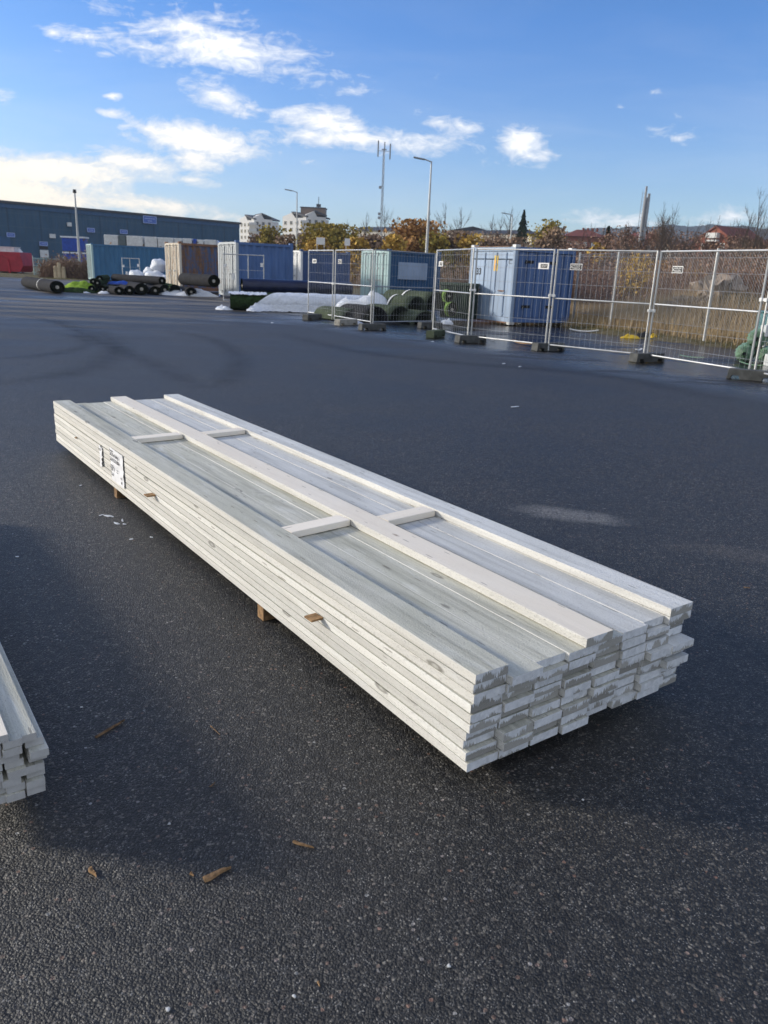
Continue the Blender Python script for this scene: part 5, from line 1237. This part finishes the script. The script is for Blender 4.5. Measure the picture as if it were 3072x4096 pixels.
q = MB(); q.prism([(-.3, -.1), (L_*.52, 1.8), (L_+.3, -.1), (L_+.3, .12), (L_*.52, 2.05), (-.3, .12)], (0, -.3, h_+.02), (0, 9.6, 0), (1, 0, 0), (0, 0, 1)); q.build('roof', MT['rooftile'], t_)
q = MB(); q.box((L_*.5, -.5, h_+.35), (2.3, 1.0, .9)); q.build('balcony', MT['whitewash'], t_)
q = MB(); q.box((L_*.5, -.45, h_-.55), (2.3, .9, .35)); q.build('balcony', MT['whitewash'], t_)
a = gd(2895, 148); b = gd(3060, 158); block('brick wing with a long dark red roof at the right edge', a, b, 8, hat(a, 962), 'brick', 'rooftile', 2, 5, roof='gable', rh=1.8, pane='palepane', win=(.6, .8))

# ---------------------------------------------------------------- goods stacked far left
for i, (x0, x1, y0, y1, D, mt, lab) in enumerate(((424, 481, 938, 972, 92, 'boxwhite', 'wrapped pallet load, leftmost above the pale-fronted container'), (482, 511, 940, 975, 92, 'boxgrey', 'dark wrapped pallet load beside the leftmost white one'), (513, 578, 942, 978, 92, 'boxwhite', 'wide white pallet load, third from the left above the container'),
        (584, 635, 946, 980, 92, 'boxwhite', 'white pallet load just left of the cream-fronted container top'), (637, 700, 949, 985, 92, 'boxwhite', 'white pallet load above the cream container front'), (702, 732, 952, 985, 92, 'boxwhite', 'small white pallet load above the rusty container roof'), (736, 773, 953, 985, 92, 'boxwhite', 'narrow white pallet load right of the small one'), (776, 790, 956, 985, 92, 'bluetarp', 'blue wrapped pallet load in the white row'), (792, 818, 958, 985, 92, 'boxwhite', 'white pallet load right of the blue one'), (821, 868, 958, 988, 92, 'boxwhite', 'last white pallet load before the white-fronted container'))):
    a = gd(x0, D); b = gd(x1, D); h = hat(a, y0); w_ = b.x-a.x-.05; t = empty('pallet_load', (a+b)/2); q = MB()
    q.box((0, .6, h-.55), (w_, 1.2, 1.1)); q.build('wrapped_goods', MT[mt], t, bevel=.05); q = MB()
    for z in (h-1.75, h-2.95): q.box((0, .6, z), (w_*.96, 1.15, 1.05))
    q.box((0, .6, (h-3.5)/2), (w_*.9, 1.1, max(.2, h-3.5))); q.build('goods_below', MT['boxgrey'], t, bevel=.03)
    tag(t, lab, 'pallet load', 'pallet loads in a row behind the containers')
def rack():
    a = gd(262, 95); h = hat(a, 945); t = empty('goods_rack', a+Vector((1.4, 0, 0))); q = MB()
    for k in range(4): q = MB(); q.box((.12*k, 0, h-.9-1.75*k), (2.6+.1*k, 1.2, 1.45)); q.build('blue_bale', MT['bluetarp'], t, bevel=.05)
    for k in range(4): q = MB(); q.box((.12*k, 0, h-.06-1.75*k), (2.9, 1.3, .16)); q.build('white_cap', MT['film'], t)
    tag(t, 'tower of dark blue bales with white caps beside the tall pole', 'bales')
rack()
def skip():
    a = gd(-60, 72); b = gd(97, 72); d = b-a; h = 1.95; t = empty('waste_skip', a); L = d.length; q = MB()
    q.prism([(0, .25), (L-.35, .25), (L, h*.42), (L-.25, h), (0, h)], (0, 0, 0), (0, 2.4, 0), (1, 0, 0), (0, 0, 1)); q.build('body', MT['red'], t, bevel=.03)
    for x in (L-1.35, L-3.4): q = MB(); q.bar((x+.1, -.05, .15), (x, -.05, 1.35), .16, .10); q.build('post', MT['red'], t)
    q = MB(); q.bar((L-1.35, -.05, 1.32), (L-2.35, -.05, 1.85), .14, .10); q.bar((L-3.4, -.05, 1.32), (L-2.35, -.05, 1.85), .14, .10); q.build('brace', MT['red'], t)
    tag(t, 'red steel waste skip cut by the left edge', 'skip')
skip()
for (px, D, w_, z0, h, mt, lab) in ((35, 74.5, .9, 1.6, 2.35, 'boxwhite', 'white crate showing above the red skip'), (80, 75, .7, 1.4, 2.5, 'film', 'white netted heap behind the right end of the skip')):
    a = gd(px, D); q = MB()
    q.sphere((0, 0, h*.45), .5, 14, 9, (w_*1.5, 1.2, h*.9), .25) if mt == 'film' else q.box((0, 0, h/2), (2.0, 1.2, h)).box((0, 0, h+.03), (2.1, 1.3, .06))
    o = q.build('stored_goods', MT[mt]); o.location = a; tag(o, lab, 'goods')
for i, px in enumerate((225, 240, 257)):
    a = gd(px, 63.5); q = MB(); hh = (.95, 1.2, .9)[i]; q.cyl((0, 0, 0), (0, 0, hh), .17, .15, 9); q.cyl((0, 0, hh), (0, 0, hh+.05), .10, .08, 9)
    o = q.build('timber_post', plain('pale_cut_post_%d' % i, (.52, .42, .28), .9)); o.location = a; tag(o, ['short pale timber post, left of three in the brush', 'taller pale timber post in the middle of three', 'short pale timber post, right of three in the brush'][i], 'post', 'pale posts in the brush')
# small pale green mesh fence behind the brush
a = gd(137, 69); b = gd(322, 69); t = empty('mesh_fence', a); L = (b-a).length; q = MB()
for i in range(34): q.cyl((L*i/33, 0, .1), (L*i/33, 0, 1.55), .018, n=4, cap=False)
for z in (.3, .9, 1.5): q.cyl((0, 0, z), (L, 0, z), .022, n=4, cap=False)
q.build('wire_mesh', MT['cmint'], t); q = MB()
for x in (0, L*.33, L*.66, L): q.cyl((x, .03, 0), (x, .03, 1.7), .035, n=6)
q.build('posts', MT['cmint'], t); tag(t, 'low pale green mesh fence behind the brush on the left', 'fence')

# ---------------------------------------------------------------- chain-link fence on the right
def chainlink():
    pts = [gd(2290, 27.6), gd(2437, 24.6), gd(2812, 20.8), gd(3050, 18.6), gd(3350, 16.5)]
    t = empty('chain_link_fence', pts[0]); o0 = pts[0]
    for p in pts:
        q = MB(); b = p-o0; q.cyl((b.x, b.y, .1), (b.x, b.y, 2.42), .032, n=8); q.build('post', MT['galv'], t)
    V = []; q = MB()
    for i in range(len(pts)-1):
        a, b = pts[i]-o0, pts[i+1]-o0; d = b-a; L = d.length; d.normalize(); z0, z1 = .45, 2.35; step = .10; H = z1-z0
        n = int((L+H)/step)
        for k in range(-int(H/step), int(L/step)+1):
            for s_ in (1, -1):
                x0 = k*step if s_ == 1 else k*step+H; za, zb = z0, z1; xa, xb = (k*step, k*step+H) if s_ == 1 else (k*step+H, k*step)
                ta, tb = 0, 1
                for (u0, u1) in ((xa, xb),):
                    if u1 != u0:
                        t0 = (0-u0)/(u1-u0); t1 = (L-u0)/(u1-u0); lo, hi = min(t0, t1), max(t0, t1); ta, tb = max(0, lo), min(1, hi)
                if tb <= ta: continue
                A0 = a+d*(xa+(xb-xa)*ta)+Vector((0, 0, za+(zb-za)*ta)); A1 = a+d*(xa+(xb-xa)*tb)+Vector((0, 0, za+(zb-za)*tb))
                q.cyl(A0, A1, .0024, n=3, cap=False)
        for z in (z0, z1): q.cyl(a+Vector((0, 0, z)), b+Vector((0, 0, z)), .005, n=4, cap=False)
    q.build('chain_link', MT['galv_dark'], t); tag(t, 'chain-link fence with steel posts in front of the right-hand scrub', 'fence')
chainlink()
# boulders
for i, (px, py, sx, sz, lab) in enumerate(((2700, 1215, .42, .26, 'low grey boulder at the left of the rock pile'), (2745, 1205, .20, .20, 'small orange-tinged boulder beside the low grey one'), (2795, 1205, .46, .40, 'broad boulder in the middle of the rock pile'), (2768, 1215, .2, .18, 'small boulder at the foot of the broad one'), (2855, 1215, .36, .40, 'tallest pale boulder right of the fence post'), (2905, 1215, .30, .30, 'rounded boulder at the right of the rock pile'), (2812, 1222, .22, .2, 'small brown stone in front of the rock pile'))):
    D = 26.0+(i % 3)*.4-(i % 2)*.3; a = gd(px, D); q = MB(); q.sphere((0, 0, 0), 1, 8, 6, (sx, .45, sz), .55); o = q.build('boulder', MT['rock']); o.location = (a.x, a.y, float(terrain(np.array([a.x]), np.array([a.y]))[0])+sz*.35); o.rotation_euler = (.2*i, .3*(i % 3), i*1.3); tag(o, lab, 'boulder', 'boulders piled in the dry grass')

# ---------------------------------------------------------------- vegetation
def tz(x, y): return float(terrain(np.array([x]), np.array([y]))[0])
def rnd_unit(n):
    v_ = rng.normal(size=(n, 3)); return v_/np.linalg.norm(v_, axis=1)[:, None]
def leafy(base, h, w_, n, mt, label, cat='tree', trunk=.12, leaf=.16, name='autumn_tree', clumps=26, group=None, low=.12, seed=0, bark='bark', shape=1.):
    """trunk with limbs and a crown of many small leaf faces gathered in clumps"""
    r = np.random.default_rng(seed+int(abs(base.x*10))); t = empty(name, base); m_ = MB(); m_.cyl((0, 0, -.2), (0, 0, h*.55), trunk*h*.12+.03, .03, 7)
    cc_ = []
    for k in range(clumps):
        ph = r.uniform(0, 2*math.pi); z = r.uniform(low, .95)**shape; rad = w_/2*math.sqrt(max(.05, 1-((z-.42)/.62)**2))*r.uniform(.35, .95); cc_.append((math.cos(ph)*rad, math.sin(ph)*rad, z*h))
    for c in cc_[::2]: m_.cyl((0, 0, min(c[2]*.5, h*.45)), c, .035*h*.2+.01, .01, 4, cap=False)
    m_.build('trunk', MT[bark], t)
    cc_ = np.array(cc_); wh = r.integers(0, clumps, n); sc = r.uniform(.5, 1.1, clumps)*w_*.17
    P = cc_[wh]+r.normal(size=(n, 3))*sc[wh][:, None]*np.array([1, 1, .8]); P[:, 2] = np.clip(P[:, 2], .05, h*1.03)
    A = rnd_unit(n)*leaf*r.uniform(.4, 1, n)[:, None]; B = np.cross(A, rnd_unit(n)); B = B/np.linalg.norm(B, axis=1)[:, None]*np.linalg.norm(A, axis=1)[:, None]*.7
    quads('crown', P, A, B, MT[mt], t); return tag(t, label, cat, group)
def bare(base, h, spread, label, mt='twig', trunkmat='bark', depth=5, seed=0, name='bare_tree', group='bare autumn trees', dens=3, rr0=None, forks=1):
    r = random.Random(seed); t = empty(name, base); tm = MB(); cm = MB()
    def grow(p, d, L, rad, lev):
        e = p+d*L; m_ = tm if lev == 0 else cm; m_.cyl(p, e, rad, rad*.62, 5 if lev < 2 else 3, cap=False)
        if lev >= depth: return
        n = dens if lev else dens+3
        for k in range(n):
            q = r.uniform(.35, 1.0) if lev else r.uniform(.3, 1.0); s_ = p+d*L*q; ang = r.uniform(.25, .75)*spread; az = r.uniform(0, 2*math.pi)
            side = Vector((math.cos(az), math.sin(az), 0)); nd = (d*math.cos(ang)+side*math.sin(ang)+Vector((0, 0, .25))).normalized(); grow(s_, nd, L*r.uniform(.42, .68)*(1 if lev else .8), rad*.5*(1.1-q*.4), lev+1)
        grow(e, (d+Vector((r.uniform(-.15, .15), r.uniform(-.15, .15), .1))).normalized(), L*.62, rad*.6, lev+1)
    rad = rr0 or h*.011
    for f in range(forks): grow(Vector((0, 0, -.2)), Vector((r.uniform(-.10, .10)*(1+f), r.uniform(-.08, .08), 1)).normalized(), h*.46, rad, 0)
    tm.build('trunk', MT[trunkmat], t); cm.build('crown', MT[mt], t); return tag(t, label, 'tree', group)
def at_px(px, D): p = gd(px, D); p.z = tz(p.x, p.y); return p
# coloured bushes and trees behind the containers
for i, (px, D, pyt, wpx, mt, n, lab) in enumerate((
        (1085, 105, 915, 70, 'f_olive', 2600, 'olive-brown bush in front of the left white tower'), (1145, 95, 950, 80, 'f_brown', 2600, 'brown twiggy bush left of the tower street lamp'), (1030, 110, 945, 60, 'f_brown', 2200, 'brown bush at the warehouse corner'), (1215, 98, 945, 60, 'f_brown', 2200, 'brown bush right of the tower street lamp'),
        (1262, 80, 962, 90, 'f_gold', 3600, 'small golden bush at the left of the big olive tree'), (1350, 92, 915, 200, 'f_olive', 6500, 'broad olive green tree right of the white towers'), (1418, 78, 965, 75, 'f_gold', 3000, 'bright yellow bush right of the small white sign'), (1475, 86, 950, 90, 'f_brown', 3000, 'reddish brown bush below the telecom mast'),
        (1558, 78, 952, 75, 'f_gold', 3200, 'golden bush right of the telecom mast'), (1672, 88, 900, 170, 'f_orange', 7000, 'large rust orange tree left of the tallest lamp'), (1600, 84, 960, 80, 'f_orange', 3000, 'low orange bush left of the large rust orange tree'), (1745, 84, 935, 80, 'f_olive', 3000, 'olive bush right of the tallest lamp'),
        (1815, 90, 955, 90, 'f_brown', 3000, 'brown bush below the pale gable house'), (1870, 84, 962, 85, 'f_gold', 1500, 'thin yellowish bush above the gap in the fence'), (1950, 90, 960, 110, 'f_brown', 3200, 'brown bush behind container 33'), (2035, 100, 975, 90, 'f_brown', 2600, 'low brown bush under the fir tree'),
        (2165, 110, 905, 110, 'f_olive', 3600, 'olive-brown tree left of the red brick house'), (2195, 100, 935, 90, 'f_brown', 2600, 'brown tree between the grey gable and the brick house'), (1290, 100, 940, 60, 'f_brown', 2200, 'brown bush before the right white tower'), (2380, 80, 985, 60, 'f_gold', 1600, 'little yellow bush at the corner of the brick house'))):
    b = at_px(px, D); h = hat(b, pyt); w_ = wpx/FPX*D*1.25; leafy(b, h, w_, n, mt, lab, leaf=.20 if D > 70 else .14, clumps=int(26+wpx*.18), name='autumn_bush' if h < 4.5 else 'autumn_tree', cat='bush' if h < 4.5 else 'tree', seed=i, group='coloured bushes and trees behind the yard')
for i, (px, D, pyt, wpx, lab) in enumerate(((1120, 120, 968, 120, 'low brown thicket bush left of the tower street lamp'), (1190, 115, 965, 110, 'low brown thicket bush at the tower street lamp'), (1530, 110, 958, 120, 'brown haze of twigs behind the telecom mast foot'), (1620, 120, 945, 110, 'brown haze of twigs behind the low orange bush'), (1780, 115, 945, 130, 'brown haze of twigs behind the olive bush'), (1850, 118, 948, 130, 'brown haze of twigs under the long housing slab'),
        (1920, 112, 952, 130, 'brown haze of twigs left of the distant lamp'), (1990, 115, 955, 130, 'brown haze of twigs at the distant lamp foot'), (2110, 115, 955, 120, 'brown haze of twigs before the grey gable house'), (2255, 90, 990, 90, 'mauve twiggy bush before the first brick house'), (2320, 85, 990, 90, 'mauve twiggy bush below the brick house windows'), (2425, 80, 945, 110, 'mauve twiggy bush right of the slender fir'), (2480, 75, 938, 120, 'mauve twiggy bush left of the twin mast'),
        (2590, 78, 940, 120, 'mauve twiggy bush right of the twin mast'), (2655, 80, 950, 110, 'mauve twiggy bush before the long brick house end'), (2730, 85, 958, 110, 'mauve twiggy bush before the low pale house'), (2800, 70, 1000, 90, 'mauve twiggy bush below the white balcony'), (2900, 75, 975, 110, 'mauve twiggy bush before the brick wing'), (2980, 72, 965, 130, 'mauve twiggy bush around the largest birch'), (3050, 70, 965, 120, 'mauve twiggy bush at the right edge of the skyline'))):
    b = at_px(px, D); leafy(b, hat(b, pyt), wpx/FPX*D*1.3, 2600, 'f_mauve' if px > 2200 else 'f_brown', lab, leaf=.10, clumps=40, name='twiggy_bush', cat='bush', seed=200+i, group='twiggy leafless bushes on the skyline', low=.08)
def fir(px, D, pyt, wpx, lab, seed=0):
    b = at_px(px, D); h = hat(b, pyt); r = np.random.default_rng(seed); t = empty('fir_tree', b); m_ = MB(); m_.cyl((0, 0, 0), (0, 0, h*.95), .18, .03, 7); m_.build('trunk', MT['bark'], t); n = 5200; w_ = wpx/FPX*D/2
    z = r.uniform(.08, 1, n)**.9; tier = (z*11) % 1; rad = w_*(1-z)*(.55+.55*(1-tier))*np.sqrt(r.uniform(.05, 1, n))+.05; ph = r.uniform(0, 2*np.pi, n)
    P = np.stack([np.cos(ph)*rad, np.sin(ph)*rad, z*h-.25*rad], 1); A = rnd_unit(n)*.17*r.uniform(.5, 1, n)[:, None]; B = np.cross(A, rnd_unit(n))*.6; quads('crown', P, A, B, MT['f_green'], t)
    tag(t, lab, 'fir', 'dark fir trees')
fir(2070, 150, 858, 150, 'tall dark fir standing above the grey gable house', 1); fir(2402, 100, 925, 95, 'slender dark fir at the right corner of the brick house', 2); fir(3085, 70, 935, 150, 'dark fir cut by the right edge', 3)
# bare trees along the skyline
bt = [(1455, 190, 860, 5), (1525, 185, 835, 6), (1585, 190, 880, 7), (1730, 150, 860, 8), (1775, 150, 835, 9), (1700, 150, 870, 10), (1830, 150, 850, 11), (1945, 160, 880, 12), (1985, 160, 880, 13), (2025, 150, 850, 14), (2150, 150, 905, 15), (1390, 180, 890, 16), (1215, 160, 930, 17), (1040, 190, 905, 18), (1100, 180, 920, 19)]
labs = ['bare tree left of the telecom mast', 'bare tree at the foot of the telecom mast', 'bare tree just right of the telecom mast', 'bare tree behind the tallest lamp', 'tall bare tree right of the tallest lamp', 'thin bare tree left of the tallest lamp', 'bare tree above the pale gable house', 'bare tree above the long slab, left of the distant lamp', 'bare tree touching the distant lamp', 'bare tree between the distant lamp and the fir', 'bare tree above the olive-brown tree', 'bare tree above the broad olive tree', 'bare tree before the right white tower', 'bare tree before the left white tower', 'bare tree right of the left white tower']
for (px, D, pyt, sd_), lab in zip(bt, labs):
    b = at_px(px, D); bare(b, hat(b, pyt)*.95, 1.15, lab, depth=4, seed=sd_, dens=4, rr0=.22)
# birches on the right
br = [(2985, 62, 800, 31, 5), (3045, 60, 830, 32, 5), (2630, 70, 850, 33, 5), (2560, 75, 900, 34, 4), (2500, 75, 905, 35, 4), (2715, 80, 900, 36, 4), (2775, 80, 895, 37, 4), (2470, 62, 915, 38, 4), (2880, 85, 900, 39, 4), (2440, 85, 925, 40, 4), (2600, 60, 925, 41, 4), (2930, 60, 885, 42, 4), (2680, 60, 920, 43, 4), (2830, 70, 890, 44, 4), (2350, 85, 915, 45, 4), (2290, 90, 935, 46, 4)]
labs = ['largest bare birch near the right edge', 'bare birch cut by the right edge', 'tall bare birch right of the twin mast', 'bare birch just right of the twin mast base', 'bare birch just left of the twin mast', 'thin bare birch before the wooded ridge', 'thin bare birch left of the steep-gabled brick house', 'leaning pale-stemmed birch right of the slender fir', 'bare birch above the brick wing', 'thin birch right of the first brick house', 'slim birch below the tall one', 'young birch left of the largest birch', 'slim birch before the low pale house', 'bare birch over the steep red gable', 'bare birch before the first brick house', 'bare sapling at the left of the first brick house']
for (px, D, pyt, sd_, dp), lab in zip(br, labs):
    b = at_px(px, D); bare(b, hat(b, pyt)*.95, 1.15, lab, depth=4 if dp == 4 else 5, seed=sd_, trunkmat='birch', mt='twig', dens=4, rr0=.10, forks=2 if sd_ % 3 == 0 else 1)
# undergrowth masses: thickets nobody could count
def thicket(name, n, region, hmin, hmax, mt, label, wid=.012, leafmt=None, leafn=0, lean=.22, leaf=.045, cat='undergrowth'):
    P = np.empty((0, 2))
    while len(P) < n:
        q_ = region(n); q_ = q_[seg_dist(q_[:, 0], q_[:, 1]) > .05]; P = np.concatenate([P, q_])
    P = P[:n]; z = terrain(P[:, 0], P[:, 1]); h = rng.uniform(hmin, hmax, n)*(.85+.3*np.sin(P[:, 0]*.9)*np.cos(P[:, 1]*.7)); base = np.stack([P[:, 0], P[:, 1], z-.05], 1)
    tip = np.stack([rng.normal(0, lean, n)*h, rng.normal(0, lean, n)*h, h], 1)
    ph = rng.uniform(0, np.pi, n); A = np.stack([np.cos(ph), np.sin(ph), 0*ph], 1)*wid*rng.uniform(.5, 1.4, n)[:, None]
    o = quads(name, base+tip/2, A, tip/2, MT[mt], None, tri=True); tag(o, label, None, None, 'stuff')
    if leafn:
        k = rng.integers(0, n, leafn); Q = base[k]+tip[k]*rng.uniform(.3, 1.02, leafn)[:, None]+rng.normal(0, .10, (leafn, 3)); A = rnd_unit(leafn)*leaf; B = np.cross(A, rnd_unit(leafn))*.8
        quads('leaves', Q, A, B, MT[leafmt], o)
    return o
E0, E1 = Vector((4.6, 29.5)), Vector((12.5, 14.9))
_d = (E1-E0).normalized(); 
def band(o0, o1, t0=0., t1=1.):
    L = (E1-E0).length; nx_, ny_ = -_d.y, _d.x           # points away from the yard (to the right and back)
    def f(n):
        t = rng.uniform(t0, t1, n); o = rng.uniform(o0, o1, n); return np.stack([E0.x+_d.x*L*t+nx_*o, E0.y+_d.y*L*t+ny_*o], 1)
    return f
def outside(f): return f
thicket('dry_grass', 26000, outside(band(-.6, 3.2, -.15, 1.3)), .25, .75, 'f_straw', 'tall dry straw grass along the right edge of the yard', .008, lean=.18)
thicket('dry_grass', 9000, outside(band(3.0, 7.5, -.2, 1.4)), .35, .62, 'f_straw', 'dry straw grass behind the chain-link fence', .010, lean=.15)
thicket('grass', 9000, outside(band(-.9, .8, -.15, 1.3)), .06, .22, 'f_greengrass', 'short green grass at the very edge of the asphalt', .010, lean=.4)
thicket('scrub', 26000, outside(band(5.2, 15, -.45, 1.5)), 1.3, 2.35, 'f_mauve', 'dense mauve-brown scrub of bare stems behind the right fence', .012, 'f_mauve', 42000, .22, .042)
thicket('scrub', 9000, outside(band(11, 24, -.5, 1.3)), 1.8, 3.0, 'f_brown', 'brown scrub deeper behind the right fence', .016, 'f_brown', 12000, .15)
def rect(x0, x1, y0, y1): return lambda n: np.stack([rng.uniform(x0, x1, n), rng.uniform(y0, y1, n)], 1)
thicket('scrub', 9000, outside(rect(-1, 7, 33, 42)), 1.2, 2.2, 'f_mauve', 'brown scrub seen between the deep blue container and container 33', .014, 'f_mauve', 9000, .16)
thicket('scrub', 9000, outside(rect(-28.4, -22.5, 63.6, 68.5)), .8, 1.9, 'f_mauve', 'brown brush between the red skip and the pale-fronted container', .016, 'f_brown', 9000, .25, .06)
thicket('grass', 16000, outside(rect(-60, -16, 60.2, 66)), .05, .16, 'f_grass', 'short yellow-green grass on the left verge', .014, lean=.4)
thicket('scrub', 9000, outside(rect(-30, 26, 70, 100)), 1.5, 3.2, 'f_brown', 'brown thicket along the foot of the far trees', .03, 'f_brown', 12000, .2, .11)
thicket('scrub', 7000, outside(rect(20, 75, 60, 125)), 2.0, 5.0, 'f_mauve', 'bare woodland undergrowth before the brick houses', .035, 'f_mauve', 14000, .2, .10)
for i, (px, D, pyt, wpx, mt, n, lab) in enumerate(((2520, 32, 1010, 130, 'f_gold', 900, 'yellow-leaved bush behind the chain-link fence, right of container 33'), (2760, 33, 1060, 90, 'f_gold', 500, 'golden bush with hanging leaves behind the boulders'), (3010, 30, 1065, 120, 'f_orange', 700, 'orange-brown bush at the right edge behind the fence'), (2640, 36, 1050, 110, 'f_orange', 900, 'sparse orange bush behind the sign with two dark lines'), (2890, 34, 1075, 80, 'f_gold', 500, 'small yellow bush right of the second chain-link post'),
        (2960, 48, 1000, 200, 'f_brown', 2600, 'wide rust-brown bush below the largest birch'))):
    b = at_px(px, D); leafy(b, hat(b, pyt)-b.z, wpx/FPX*D, n, mt, lab, leaf=.05, clumps=22, name='autumn_bush', cat='bush', seed=70+i, group='leafy bushes in the scrub', low=.3)

# ---------------------------------------------------------------- haze over the far distance
hm = bpy.data.materials.new('haze_air'); hm.use_nodes = True; ht = hm.node_tree; ht.nodes.clear(); q = NT(ht)
vol = q.n('ShaderNodeVolumePrincipled', {'Color': (.70, .80, .95, 1), 'Density': .00026, 'Anisotropy': .2}); oo = q.n('ShaderNodeOutputMaterial'); ht.links.new(vol.outputs[0], oo.inputs['Volume'])
hb = MB(); hb.box((150, 1100, 45), (5400, 5600, 96)); hz_ = hb.build('haze', hm); tag(hz_, None, None, None, 'stuff')
print('scene done')
